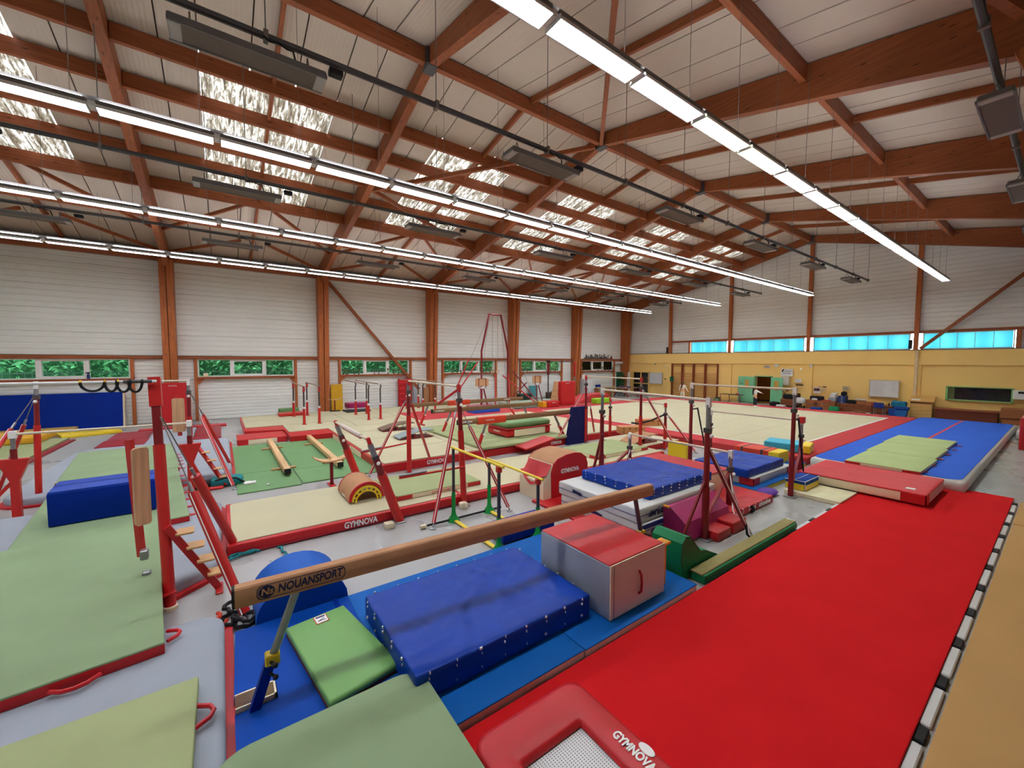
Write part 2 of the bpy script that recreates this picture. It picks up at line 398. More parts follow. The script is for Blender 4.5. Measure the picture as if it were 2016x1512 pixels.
for i, p in enumerate(PORT[:6]):
    q = PORT[i+1]; a, b_ = WIN[i]
    for k in range(5):
        siding_y(XW, p, q, 3.2+k*1.0, 1.0, 4, wl)
    for y0, y1 in ((p, a-.12), (b_+.12, q)):
        siding_y(XW, y0, y1, 0, 1.0, 6, wl); siding_y(XW, y0, y1, 1.0, 1.0, 6, wl); siding_y(XW, y0, y1, 2.0, 1.06, 6, wl)
    siding_y(XW, a-.02, b_+.02, 0, 1.05, 6, wl); siding_y(XW, a-.02, b_+.02, 1.05, 1.03, 6, wl)
    build('wood_rail', MB().bbox(-25.3, p+.1, 3.05, -25.16, q-.1, 3.2), W_Y, wl)
    build('sill_rail', MB().bbox(-25.3, a-.02, 2.06, -25.1, b_+.02, 2.17), W_Y, wl)
    for yy in (a-.07, b_+.07):
        build('wood_post', MB().bbox(-25.3, yy-.06, 0, -25.14, yy+.06, 3.05), W_Z, wl)
    for yy, s in ((a, 1), (b_, -1)):
        build('corner_brace', MB().prism([(yy, 1.82), (yy+s*.06, 1.82), (yy+s*.26, 2.06), (yy, 2.06)], -25.24, -25.16, 'X'), W_Z, wl)
    # window with three lights
    wn = struct('window_%d' % (i+1), MB().box(-25.45, a, WINZ[0]-.05, -25.27, b_, WINZ[0]).box(-25.45, a, WINZ[1], -25.27, b_, WINZ[1]+.05).box(-25.45, a, WINZ[0], -25.27, a+.06, WINZ[1]).box(-25.45, b_-.06, WINZ[0], -25.27, b_, WINZ[1]), WHITE)
    L_ = (b_-a)/3
    for k in (1, 2): build('mullion', MB().bbox(-25.44, a+k*L_-.09, WINZ[0], -25.28, a+k*L_+.09, WINZ[1]), WHITE, wn)
    build('sash', MB().box(-25.42, a+L_+.09, WINZ[0], -25.3, a+2*L_-.09, WINZ[0]+.08).box(-25.42, a+L_+.09, WINZ[1]-.06, -25.3, a+2*L_-.09, WINZ[1]), WHITE, wn)
    gm = M('window_glass', (240, 250, 248), .02, .5, 0); 
    for k in range(3): build('pane', MB().box(-25.40, a+k*L_+.06, WINZ[0], -25.39, a+(k+1)*L_-.06, WINZ[1]), gm, wn)
def glassify(mt, tint):
    N = mt.node_tree.nodes; L = mt.node_tree.links; N.remove(N['Principled BSDF'])
    t = N.new('ShaderNodeBsdfTransparent'); t.inputs[0].default_value = (*tint, 1); g = N.new('ShaderNodeBsdfGlossy'); g.inputs['Roughness'].default_value = .03
    fr = N.new('ShaderNodeFresnel'); fr.inputs[0].default_value = 1.4; mx = N.new('ShaderNodeMixShader'); L.new(fr.outputs[0], mx.inputs[0]); L.new(t.outputs[0], mx.inputs[1]); L.new(g.outputs[0], mx.inputs[2]); L.new(mx.outputs[0], N['Material Output'].inputs[0])
glassify(MC['window_glass'], (.86, .98, .92))
for p in PORT[1:]:
    y0 = p if p < 31 else p-.05
    for s in (-1, 1):
        ya, yb = y0+s*.015, y0+s*.25; d = 0. if s > 0 else .05
        build('column', MB().prism([(-25.3, 0), (-24.78-d, 0), (-24.42-d, 7.0), (-24.42-d, 7.6), (-25.3, 8.1)], min(ya, yb), max(ya, yb), 'Y'), W_Z, wl)
build('wall_brace', MB().bar((-25.0, 5.05, 7.5), (-25.05, 10.5, 1.15), .16, .14, (1, 0, 0)), W_Y, wl)
# ---------------------------------------------------------------- back wall
YB = 31.6
OCH = M('ochre_paint', (255, 214, 130), .75, .2, .03, .8, .04, 40)
mb = MB().box(-26, YB+.02, -.2, -24.2, YB+.25, 3.7).box(-24.2, YB+.02, 2.05, -22.5, YB+.25, 3.7).box(-22.5, YB+.02, -.2, -13.43, YB+.25, 3.7).box(-13.43, YB+.02, 1.97, -12.38, YB+.25, 3.7).box(-12.38, YB+.02, -.2, -3.82, YB+.25, 3.7)
mb.box(-3.82, YB+.02, -.2, -1.66, YB+.25, 1.05).box(-3.82, YB+.02, 1.7, -1.66, YB+.25, 3.7).box(-1.66, YB+.02, -.2, 6, YB+.25, 3.7)
wb = struct('wall_back', mb, OCH)
build('band', MB().bbox(-25.3, YB-.08, 2.86, 6, YB+.03, 3.68), OCH, wb)
for x in (-20.42, -15.35, -10.15, -5.08, 0): build('pilaster', MB().box(x-.19, YB-.08, 0, x+.19, YB+.03, 2.86), OCH, wb)
build('upper_shell', MB().box(-26, YB+.2, 3.7, -18.6, YB+.3, 11.5).box(-18.6, YB+.2, 4.62, -1.6, YB+.3, 11.5).box(-1.6, YB+.2, 3.7, 6, YB+.3, 11.5), SHELL, wb)
posts = [-25.3, -20.4, -15.35, -10.25, -5.15, 0, 5.5]
for a, b_ in zip(posts, posts[1:]):
    top = max(zroof(a), zroof(b_)); z = 4.72
    while z < top:
        siding_x(YB+.1, a, b_, z, 1.0, 4, wb); z += 1.0
siding_x(YB+.1, -25.3, -20.4, 3.72, 1.0, 4, wb); siding_x(YB+.1, -20.3, -18.7, 3.72, .96, 4, wb); siding_x(YB+.1, -1.5, 5.5, 3.72, 1.0, 4, wb)
for x in posts[:-1]: build('wood_post', MB().bbox(x-.1, YB-.16, 3.7, x+.1, YB+.08, zroof(x)-.35), W_Z, wb)
build('window_rail', MB().bbox(-20.3, YB-.06, 4.62, 5.5, YB+.1, 4.76), W_X, wb)
build('sill_trim', MB().bbox(-25.2, YB-.06, 3.67, 5.5, YB+.12, 3.73), M('grey_trim', (110, 108, 104), .6), wb)
build('rail_post', MB().bbox(-18.72, YB-.05, 3.73, -18.58, YB+.1, 4.62), W_Z, wb)
build('rail_post', MB().bbox(-1.66, YB-.05, 3.73, -1.5, YB+.1, 4.62), W_Z, wb)
PC = bpy.data.materials.new('polycarbonate'); PC.use_nodes = True
def _pc():
    N = PC.node_tree.nodes; L = PC.node_tree.links; N.remove(N['Principled BSDF'])
    tc = N.new('ShaderNodeTexCoord'); wv = N.new('ShaderNodeTexWave'); wv.bands_direction = 'X'; wv.inputs['Scale'].default_value = .35; wv.inputs['Distortion'].default_value = .6; L.new(tc.outputs['Object'], wv.inputs['Vector'])
    r = N.new('ShaderNodeValToRGB'); L.new(wv.outputs['Fac'], r.inputs[0]); r.color_ramp.elements[0].color = (.115, .31, .345, 1); r.color_ramp.elements[1].color = (.155, .35, .38, 1)
    t = N.new('ShaderNodeBsdfTranslucent'); L.new(r.outputs[0], t.inputs[0]); L.new(t.outputs[0], N['Material Output'].inputs[0])
_pc()
for k, (a, b_) in enumerate(((-18.5, -15.6), (-15.1, -10.5), (-10.0, -5.4), (-4.9, -1.7))):
    wn = struct('window_%d' % (k+7), MB().box(a, YB-.02, 3.73, b_, YB+.1, 3.77).box(a, YB-.02, 4.58, b_, YB+.1, 4.62).box(a, YB-.02, 3.73, a+.04, YB+.1, 4.62).box(b_-.04, YB-.02, 3.73, b_, YB+.1, 4.62), WHITE)
    n = 5 if k else 3
    for j in range(n):
        xa, xb = a+.04+(b_-a-.08)*j/n, a+.04+(b_-a-.08)*(j+1)/n
        build('pane', MB().box(xa, YB+.04, 3.77, xb-.012, YB+.05, 4.58), PC, wn)
        if j: build('glazing_bar', MB().box(xa-.012, YB+.03, 3.77, xa, YB+.06, 4.58), WHITE, wn)
build('wall_brace', MB().bar((-4.95, YB-.25, 3.75), (-.1, YB-.25, 8.75), .15, .15), W_X, wb)
# closing walls the photograph does not show, and the gallery posts on the right
struct('wall_right', MB().box(5.5, -10, -.2, 5.7, 32.2, 9.5), SIDE)
struct('wall_front', MB().box(-26, -10.2, -.2, 6, -10, 11.6), SIDE)
build('gallery_strut', MB().bar((-.74, 11.3, 8.35), (.25, 11.3, 5.6), .2, .2), W_Z, wl)
# ---------------------------------------------------------------- strip lights, four rows
DIFF = {}
def diff(key, rgb, k):
    mt = bpy.data.materials.new(key); mt.use_nodes = True; b = mt.node_tree.nodes['Principled BSDF']
    b.inputs['Base Color'].default_value = (.8, .8, .8, 1); b.inputs['Emission Color'].default_value = (*lin(rgb), 1); b.inputs['Emission Strength'].default_value = TUBE*k
    return mt
D_W = diff('tube_light_white', (238, 243, 255), 1.); D_G = diff('tube_light_greenish', (240, 255, 226), .9)
HOUS = M('fixture_housing', (120, 116, 112), .5, .4, .04)
REFL = M('fixture_reflector', (225, 225, 222), .25, .5, 0)
ROWS = [(-20.8, 'row nearest the windows'), (-15.05, 'second row from the windows'), (-9.45, 'third row from the windows'), (-3.85, 'row nearest the red carpet')]
ORD = ['', 'first', 'second', 'third', 'fourth', 'fifth', 'sixth', 'seventh', 'eighth', 'ninth', 'tenth', 'eleventh', 'twelfth', 'thirteenth', 'fourteenth', 'fifteenth', 'sixteenth', 'seventeenth', 'eighteenth', 'nineteenth', 'twentieth', 'twenty-first', 'twenty-second', 'twenty-third', 'twenty-fourth', 'twenty-fifth']
LZ, LP = 7.03, 1.625
for x, rn in ROWS:
    root = thing('strip_light', '', 'light', (0, 0, 0), 'strip lights in four long rows under the roof')
    h = LP/2-.05
    build('housing', MB().bbox(-.13, -h, .06, .13, h, .13, .015).box(-.05, -LP/2, .13, .05, LP/2, .2), HOUS, root)
    build('added_uplight', MB().box(-.11, -h+.05, .131, -.085, h-.05, .134).box(.085, -h+.05, .131, .11, h-.05, .134), D_W, root)  # glowing strips added on top to brighten the ceiling, not a known fixture part
    build('reflector', MB().prism([(-.15, 0), (-.135, 0), (-.1, .06), (-.125, .06)], -h, h, 'Y').prism([(.15, 0), (.135, 0), (.1, .06), (.125, .06)], -h, h, 'Y').box(-.14, -h, 0, .14, -h+.012, .06).box(-.14, h-.012, 0, .14, h, .06), REFL, root)
    build('diffuser', MB().box(-.128, -h+.012, .024, .128, h-.012, .05), D_W, root)
    mb = MB()
    for k in range(36): y = -h+.05+(2*h-.1)*k/35; mb.box(-.132, y-.0015, .0, .132, y+.0015, .022)
    build('louvre', mb, REFL, root)
    L_ = zroof(x)-.05-LZ
    build('suspension_wire', MB().tube((0, h-.2, .2), (0, h-.2, L_-.1), .005, 5), WIRE, root)
    build('joint_cover', MB().bbox(-.1, h+.005, .03, .1, h+.095, .12, .01), REFL, root)
    ys = []; y = 28.5
    while y > -7.5: ys.append(y); y -= LP
    for n, y in enumerate(ys):
        lab = 'white twin-tube strip light, %s from the far end of the %s' % (ORD[n+1], rn)
        if n == 0: root.location = (x, y, LZ); root['label'] = lab; o = root
        else: o = dup(root, (x, y, LZ), lab)
        if x > -5 and n in (1, 3, 6, 9, 12, 13): 
            o['label'] = 'greenish-white twin-tube strip light, %s from the far end of the %s' % (ORD[n+1], rn)
            for c in o.children:
                if c.name.startswith('diffuser'): c.data = c.data.copy(); c.data.materials[0] = D_G
# ---------------------------------------------------------------- heater rails and radiant heaters
HFR = M('heater_frame', (112, 110, 108), .45, .4, .05); HPN = M('heater_panel', (112, 100, 92), .6, .3, .05); HCAP = M('heater_cap', (176, 172, 168), .45, .4, .04)
RAILS = [(-18.5, 30.0, 'rail nearest the windows'), (-12.6, 29.7, 'middle rail'), (-7.0, 30.0, 'rail right of the ridge'), (-.93, 30.0, 'rail on the far right')]
RZ = 7.65
for x, ye, rn in RAILS:
    t = thing('conduit_rail', 'long grey conduit rail hung on wires, the '+rn, 'rail', (x, 0, RZ), 'conduit rails carrying the heaters')
    build('pipe', MB().tube((x, -9, RZ), (x, ye, RZ), .05, 10), DSTEEL, t)
    k = 0; y = -2.
    while y < 30:
        build('hanger', MB().box(x-.06, y-.03, RZ-.07, x+.06, y+.03, RZ+.07).tube((x, y, RZ+.06), (x, y, zroof(x)-.02), .009, 5), WIRE, t); y += 2.66
root = thing('radiant_heater', '', 'heater', (0, 0, 0), 'grey radiant heaters under the conduit rails')
build('body', MB().bbox(-.2, -.93, .03, .2, .93, .12, .02).box(-.215, -.93, .0, -.19, .93, .05).box(.19, -.93, .0, .215, .93, .05), HFR, root)
build('radiant_panel', MB().box(-.19, -.8, .012, .19, .8, .03), HPN, root)
for s in (-1, 1): build('end_cap', MB().bbox(-.19, s*.86-.07, .0, .19, s*.86+.07, .035, .01), HCAP, root)
for s in (-1, 1): build('hook', MB().path([(-.12, s*.7, .12), (-.05, s*.7, .2), (0, s*.7, .32), (.05, s*.7, .2), (.12, s*.7, .12)], .012, 5), WIRE, root)
build('cable', MB().path([(.03, .55, .12), (.06, .5, .3), (.06, .42, .3), (.1, .3, .32), (.08, .2, .3), (.1, .12, .33)], .014, 6), BLACK, root)
build('junction_box', MB().bbox(-.07, 1.0, .22, .07, 1.2, .31), BLACK, root)
first = True
for x, ye, rn in RAILS:
    for n, y in enumerate([27.0, 21.7, 16.45, 11.15, 5.85, .5, -4.6]):
        lab = 'grey radiant heater, %s from far end of the %s' % (ORD[n+1], rn)
        if x > -2 and n > 3: continue
        if first: root.location = (x, y, 7.25); root['label'] = lab; first = False
        else: dup(root, (x, y, 7.25), lab)
# ---------------------------------------------------------------- hedge, fence and yard outside the left windows
LEAF = M('leaves', (74, 140, 90), .6, .3, .5, 3.)
mb = MB(); rnd = random.Random(3)
for k in range(34000):
    y = rnd.uniform(-12, 52); x = rnd.uniform(-30.5, -28.2); z = rnd.uniform(-.3, 5.2)
    if noise.noise(Vector((x*.5, y*.7, z*.8))) < -.3: continue
    s = rnd.uniform(.07, .2); a = rnd.uniform(0, pi); b_ = rnd.uniform(-1, 1)
    d1 = Vector((cos(a)*.5, sin(a), b_)).normalized()*s; d2 = d1.cross(Vector((rnd.uniform(-1, 1), rnd.uniform(-1, 1), 1))).normalized()*s*.5; c = Vector((x, y, z))
    mb.add([c-d1, c+d2, c+d1, c-d2], [(0, 1, 2, 3)])
hb = build('hedge_bank', MB().soft(-33, -14, -.3, -30.6, 60, 6.0, .6, 1.2, .5, .9, 3), M('hedge_dark', (34, 84, 52), .8, .1, .5, 2.), None, True, 'stuff'); tag(hb, 'dark green bank of trees behind the leafy hedge outside', 'trees')
hedge = build('hedge', mb, LEAF, kind='stuff'); tag(hedge, 'leafy green hedge growing outside the left-hand windows', 'hedge')
build('hedge_ground', MB().box(-40, -14, -.3, -26, 62, -.25), M('grass', (50, 74, 40), .9, .1, .2, 2), None, kind='structure').name = 'trim_1'
mb = MB(); y = -10.
while y < 50: mb.box(-27.31, y-.012, 0, -27.29, y+.012, 2.5); y += .22
mb.box(-27.33, -10, 2.36, -27.28, 50, 2.41).box(-27.33, -10, .3, -27.28, 50, .34)
fn = build('mesh_fence', mb, M('fence_green', (60, 96, 84), .5)); tag(fn, 'green bar fence outside between the windows and the hedge', 'fence'); fn['kind'] = 'stuff'
# trophies and small things on the window sills
GOLD = M('trophy_gold', (120, 104, 70), .35, .5, .1, 9, metal=.4)
tr = thing('trophy', 'small cup trophy on the sill of the third window from the left, nearest the camera', 'trophy', (0, 0, 0), 'trophies on the window sills')
build('base', MB().bbox(-.03, -.03, 0, .03, .03, .05), BLACK, tr)
build('cup', MB().lathe((0, 0, .05), [(.012, 0), (.012, .06), (.04, .1), (.05, .17), (.0, .17)], 8), GOLD, tr)
tr.location = (-25.2, 6.0, 2.17); trophies = [(1.05, None)]
rt = random.Random(5)
for i in (2, 3, 4, 5):
    a, b_ = WIN[i]; n = 14 if i < 4 else 9
    for k in range(n):
        if rt.random() < .25: continue
        c = dup(tr, (-25.2+rt.uniform(-.03, .03), a+.12+(b_-a-.3)*k/(n-1)+rt.uniform(-.05, .05), 2.17), 'small cup trophies in a row on the sill of the %s window from the left'.replace('trophies', 'trophy') % ORD[i+1]); c.scale = (1, 1, rt.uniform(.8, 1.7))
# ---------------------------------------------------------------- floor equipment, near half
GREYV = M('grey_fabric', (152, 158, 166), .85, .2, .04, 1.2, .06, 120)
BLUEC = M('blue_vinyl', (4, 56, 154), .4, .2, .08, 2.2, .25, 9)
NAVYV = M('navy_vinyl', (0, 40, 140), .5, .12, .06, 2.2, .15, 9)
ROYAL = M('royal_blue_vinyl', (2, 66, 158), .6, .12, .07, 1.6, .1, 12)
AZURE = M('azure_vinyl', (4, 92, 172), .6, .15, .06, 1.2, .08, 20)
LEAFV = M('leaf_green_vinyl', (114, 164, 88), .45, .4, .05, 2, .08, 14)
GREENF = M('green_foam', (10, 122, 72), .55, .3, .06, 3, .06, 14)
GRASSV = M('flat_green_vinyl', (104, 144, 92), .6, .3, .04, 1.5, .05, 40)
YELV = M('yellow_vinyl', (232, 200, 40), .45, .4, .04, 2)
PURP = M('magenta_vinyl', (164, 36, 96), .4, .4, .06, 2, .12, 10)
WHITV = M('white_vinyl', (206, 205, 202), .4, .4, .03, 2, .2, 8)
GREYS = M('grey_vinyl', (150, 158, 168), .45, .4, .04, 2, .08, 14)
MAROON = M('maroon_vinyl', (150, 30, 44), .5, .3, .06, 2)
PINKV = M('faded_red_vinyl', (196, 58, 62), .5, .3, .06, 1.2, .1, 10)
NAVYP = M('navy_print', (24, 30, 84), .5, .3, 0)
def single(name, label, cat, mb, mat, smooth=True, group=None):
    return tag(build(name, mb, mat, None, smooth), label, cat, group)
def topped(name, label, cat, x0, y0, x1, y1, z0, z1, side, top, r=.025, corners=None, cmat=None, group=None, amp=0., rot=0., tabs=0):
    t = thing(name, label, cat, ((x0+x1)/2, (y0+y1)/2, z0), group); c = ((x0+x1)/2, (y0+y1)/2, 0)
    b = MB().soft(x0, y0, z0, x1, y1, z1-.008, r, .6); tp = MB().soft(x0-.004, y0-.004, z1-.016, x1+.004, y1+.004, z1, .008, .3, amp)
    mbs = [('body', b, side), ('top_cover', tp, top)]
    if corners:
        for (cx, cy) in corners:
            sx = .32 if cx == x0 else -.32; sy = .32 if cy == y0 else -.32
            mbs.append(('corner_panel', MB().box(min(cx-.006*sx/abs(sx), cx+sx), min(cy-.006*sy/abs(sy), cy+.006*sy/abs(sy)), z0+.01, max(cx-.006*sx/abs(sx), cx+sx), max(cy-.006*sy/abs(sy), cy+.006*sy/abs(sy)), z1-.02).box(min(cx-.006*sx/abs(sx), cx+.006*sx/abs(sx)), min(cy-.006*sy/abs(sy), cy+sy), z0+.01, max(cx-.006*sx/abs(sx), cx+.006*sx/abs(sx)), max(cy-.006*sy/abs(sy), cy+sy), z1-.02), cmat or REDV))
    for n, q, mt in mbs:
        if rot: q.turn(c, rot)
        build(n, q, mt, t, True)
    return t
# grey landing mats with red skirts, left foreground
def grey(label, poly, z=.2):
    cx = sum(p[0] for p in poly)/len(poly); cy = sum(p[1] for p in poly)/len(poly)
    t = thing('landing_mat', label, 'mat', (cx, cy, 0), 'grey landing mats round the left-hand bars')
    build('skirt', MB().prism([(cx+(x-cx)*1.012+(.03 if x > cx else -.03), cy+(y-cy)*1.012+(.05 if y > cy else -.03)) for x, y in poly], 0, .05), REDV, t)
    n = len(poly); mb = MB(); vs = []; fs = []
    prof = [(0, .05), (0, z-.06), (.012, z-.025), (.035, z-.007), (.07, z)]
    for off, zz in prof:
        for x, y in poly:
            d = Vector((x-cx, y-cy)); k = 1-off/max(.3, min(abs(d.x), abs(d.y))) if False else 1; vs.append((x-math.copysign(off, x-cx), y-math.copysign(off, y-cy), zz))
    for k in range(len(prof)-1):
        for i in range(n): fs.append((k*n+i, k*n+(i+1) % n, (k+1)*n+(i+1) % n, (k+1)*n+i))
    fs.append(tuple(range((len(prof)-1)*n, len(prof)*n)))
    build('cover', mb.add(vs, fs), GREYV, t, 40)
    return t
def rnd(x0, y0, x1, y1, r=.25, n=5):
    P = []
    for cx, cy, a0 in ((x1-r, y1-r, 0), (x0+r, y1-r, 90), (x0+r, y0+r, 180), (x1-r, y0+r, 270)):
        for k in range(n+1):
            a = radians(a0+90*k/n); P.append((cx+r*cos(a), cy+r*sin(a)))
    return P
grey('grey landing mat with red skirt in the near left corner, under a lime mat', rnd(-5.45, -3.7, -.6, -.06, .22))
grey('grey landing mat between the two left-hand bar sets, with a cut-off corner', [(-10.95, -3.4), (-7.6, -3.6), (-6.6, -3.5), (-6.45, -.6), (-6.85, -.12), (-8.2, -.08), (-9.7, -.08), (-10.75, -.55)])
grey('grey landing mat farthest from the camera on the left, under two sage mats', rnd(-18.0, -3.72, -12.25, .14, .5))
# sage and lime landing mats
SG = 'sage green mats over the grey landing mats'
def sagemat(label, x0, y0, x1, y1, z0, z1, rot, c, top=SAGE, tabs=(), straps=(), side=REDV):
    t = thing('gym_mat', label, 'mat', (c[0], c[1], z0), SG)
    build('body', MB().soft(x0, y0, z0, x1, y1, z1-.012, .012, .6).turn(c, rot), side, t, True)
    build('top_cover', MB().soft(x0, y0, z1-.03, x1, y1, z1, .012, .3).turn(c, rot), top, t, True)
    for x in tabs: build('velcro_tab', MB().prism([(x-.07, y1-.01), (x+.07, y1-.01), (x+.02, y1+.13), (x-.02, y1+.13)], z0, z0+.012).turn(c, rot), REDV, t)
    for (xa, ya, xb, yb, ox, oy) in straps:
        P = [(xa, ya), (xa*.75+xb*.25+ox*.8, ya*.75+yb*.25+oy*.8), ((xa+xb)/2+ox, (ya+yb)/2+oy), (xa*.25+xb*.75+ox*.8, ya*.25+yb*.75+oy*.8), (xb, yb)]
        build('carry_handle', MB().path([(x, y, z0+.05) for x, y in P], .018, 6).turn(c, rot), REDV, t, True)
    return t
sagemat('large sage green mat with red edge, nearest on the left, red strap at its front', -8.83, -2.5, -4.93, -.52, .2, .32, 6, (-4.93, -.52), straps=((-4.9, -1.25, -4.9, -.95, .08, 0), (-5.25, -.5, -5.05, -.5, 0, .1)), tabs=(-6.2, -7.3))
sagemat('sage green mat half under the big blue block, behind the nearest sage mat', -13.0, -2.55, -8.85, -.53, .2, .315, 6, (-8.85, -.53), tabs=(-9.2, -9.75, -10.3, -10.85, -11.4, -11.95, -12.5))
sagemat('sage green mat at the far end of the left landing area', -17.0, -2.6, -13.05, -.5, .2, .31, 6, (-8.85, -.53), tabs=(-13.4, -13.9, -14.4, -14.9, -15.4))
sagemat('lime green mat with a red strap on the grey mat in the bottom left corner', -4.25, -2.6, -1.2, -.24, .2, .3, 0, (-4.25, -.24), LIME, straps=((-3.95, -.25, -3.7, -.25, 0, .12),), side=LIME)
single('gym_mat', 'sage green mat with rounded corner at the bottom edge, over the blue mats', 'mat', MB().prism(rnd(-3.28, -.16, -.7, 1.355, .24), .2, .27).prism(rnd(-3.26, -.15, -.72, 1.34, .23), .27, .3), SAGE, 30)
bb = thing('foam_block', 'big dark blue foam block lying on the sage mats by the left bars', 'foam block', (-9.85, -1.7, .32))
build('body', MB().soft(-10.27, -2.35, .32, -9.46, -1.05, .86, .02, .4, .012, 2).turn((-9.85, -1.7), 3.5), NAVYV, bb, True)
build('top_cover', MB().soft(-10.26, -2.34, .85, -9.47, -1.06, .885, .012, .3).turn((-9.85, -1.7), 3.5), M('blue_vinyl_light', (20, 62, 160), .5, .2, .05, 2), bb, True)
build('seam', MB().box(-9.88, -2.34, .884, -9.87, -1.06, .889).turn((-9.85, -1.7), 3.5), NAVYP, bb)
# blue flat mats by the carpet
BG = 'blue flat mats under the near beam'
t = thing('flat_mat', 'royal blue flat mat with a slot for the beam leg, nearest the camera', 'mat', (-4.2, .5, 0), BG)
P = MB().prism([(-5.06, .03), (-5.06, 1.16), (-2.73, 1.16), (-2.73, .0), (-3.84, .0), (-3.84, .31), (-4.04, .31), (-4.04, .0)], .02, .12)
build('body', P, ROYAL, t)
build('slot_lining', MB().box(-4.03, .005, .02, -4.015, .3, .155).box(-3.865, .005, .02, -3.85, .3, .155).box(-4.03, .285, .02, -3.85, .3, .155), CREAM, t)
build('fixing_strap', MB().box(-5.07, 1.0, .119, -4.82, 1.05, .126).box(-3.25, 1.1, .119, -3.0, 1.15, .126), NAVYV, t)
t = topped('flat_mat', 'azure blue flat mat with white edge under the dark blue crash mat', 'mat', -5.06, 1.165, -2.72, 2.86, .0, .12, WHITV, AZURE, .012, group=BG)
t = topped('flat_mat', 'azure blue flat mat with white edge under the red-topped foam box', 'mat', -5.06, 2.875, -2.71, 4.92, .0, .12, WHITV, AZURE, .012, group=BG)
def lacing(mb, x0, y0, x1, y1, z0, z1, seed=0, step=.26, faces='x1y0x0y1'):
    rr = random.Random(seed); out = []
    def put(p, a, b):
        for q, l in ((a, .03), (b, .03)):
            d = Vector(q); mb.add([Vector(p)-d*.002*0, Vector(p)+d*l+Vector((0, 0, .004)), Vector(p)+d*l*.4+Vector((0, 0, -.008))], [(0, 1, 2)])
    n = int((x1-x0)/step)
    for k in range(n):
        x = x0+.12+k*step
        for y, o in ((y0, -1), (y1, 1)):
            if ('y0' if o < 0 else 'y1') not in faces: continue
            for z in (z1-.01, z1-.06, z0+.07): mb.box(x-.006+rr.uniform(-.02, .02), y+o*.006-.006, z-.012, x+.006, y+o*.006+.006, z+.01)
    n = int((y1-y0)/step)
    for k in range(n):
        y = y0+.12+k*step
        for x, o in ((x0, -1), (x1, 1)):
            if ('x0' if o < 0 else 'x1') not in faces: continue
            for z in (z1-.01, z1-.06, z0+.07): mb.box(x+o*.006-.006, y-.006+rr.uniform(-.02, .02), z-.01, x+o*.006+.006, y+.006, z+.01)
    return mb
def crash(label, x0, y0, x1, y1, z0, z1, mat=None, seed=1, amp=.02, rot=0., group=None, laces='x1y0x0y1'):
    t = thing('crash_mat', label, 'mat', ((x0+x1)/2, (y0+y1)/2, z0), group); c = ((x0+x1)/2, (y0+y1)/2, 0)
    build('cover', MB().soft(x0, y0, z0, x1, y1, z1, .03, .04, amp, 2.6, seed, .012, .6, 16).turn(c, rot), mat or BLUEC, t, 70)
    if laces: build('lace_ties', lacing(MB(), x0, y0, x1, y1, z0, z1, seed, faces=laces).turn(c, rot), LET, t)
    return t
crash('shiny dark blue crash mat with white lace ties, beside the small leaf green mat', -4.5, 1.22, -3.05, 3.3, .12, .38, seed=2, amp=.022)
t = thing('foam_box', 'large foam box with red top, grey side and cream end, on the azure mat', 'foam block', (-3.45, 3.9, .12))
build('body', MB().soft(-4.05, 3.4, .12, -2.87, 4.42, .74, .018, .3, .01, 2, 4), GREYS, t, True)
build('cream_end', MB().soft(-2.875, 3.405, .125, -2.855, 4.415, .735, .008, .4), M('cream_grey', (206, 202, 196), .6, .2, .03, 2, .08, 14), t, True)
build('red_top', MB().soft(-4.04, 3.41, .73, -2.88, 4.41, .752, .01, .12, .008, 3, 3), REDV, t, True)
build('piping', MB().path([(-2.86, 3.41, .13), (-2.86, 3.41, .742), (-2.86, 4.41, .742), (-2.86, 4.41, .13)], .008, 5), CREAM, t, True)
build('seam', MB().box(-2.857, 3.46, .13, -2.852, 3.464, .735), BLACK, t)
build('carry_handle', MB().path([(-2.85, 3.9, .28), (-2.815, 3.9, .32), (-2.81, 3.9, .42), (-2.82, 3.9, .52), (-2.85, 3.9, .56)], .014, 6), MAROON, t, True)
t = thing('small_mat', 'small leaf green mat with a printed badge, beside the near beam leg', 'mat', (-4.05, .85, .12))
q = [(-4.68, .46), (-4.76, 1.05), (-3.52, 1.27), (-3.41, .63)]
def shrink(q, k):
    cx = sum(p[0] for p in q)/4; cy = sum(p[1] for p in q)/4; return [(cx+(x-cx)*k, cy+(y-cy)*k) for x, y in q]
def pillow(q, z0, z1):
    mb = MB(); vs = []; L_ = [(.985, z0), (1, z0+.015), (1, z1-.03), (.985, z1-.008), (.95, z1)]
    for k, z in L_: vs += [(x, y, z) for x, y in shrink(q, k)]
    fs = [(3, 2, 1, 0), tuple(range(16, 20))]
    for r_ in range(4): fs += [(r_*4+i, r_*4+(i+1) % 4, r_*4+4+(i+1) % 4, r_*4+4+i) for i in range(4)]
    return mb.add(vs, fs)
build('cover', pillow(q, .145, .21), LEAFV, t, True); build('underside', pillow(shrink(q, .995), .12, .148), M('brown_underside', (120, 52, 36), .7), t)
bd = Vector((-4.61, .79, .213)); ex = Vector((-.08, .98, 0)).normalized(); ey = Vector((-.98, -.08, 0))
def badge(org, ex, ey, w, h, mat, th=.002):
    o = Vector(org); ez = Vector(ex).cross(Vector(ey)).normalized()*th; ex = Vector(ex)*w/2; ey = Vector(ey)*h/2
    return MB().add([o-ex-ey, o+ex-ey, o+ex+ey, o-ex+ey, o-ex-ey+ez, o+ex-ey+ez, o+ex+ey+ez, o-ex+ey+ez], [(3,2,1,0),(4,5,6,7),(0,1,5,4),(1,2,6,5),(2,3,7,6),(3,0,4,7)])
bb_ = build('badge', badge(bd, ex, ey, .13, .15, 0), M('badge_rim', (190, 80, 50), .5), t)
build('badge_face', badge(bd+Vector((0, 0, .002)), ex, ey, .112, .132, 0), LET, bb_)
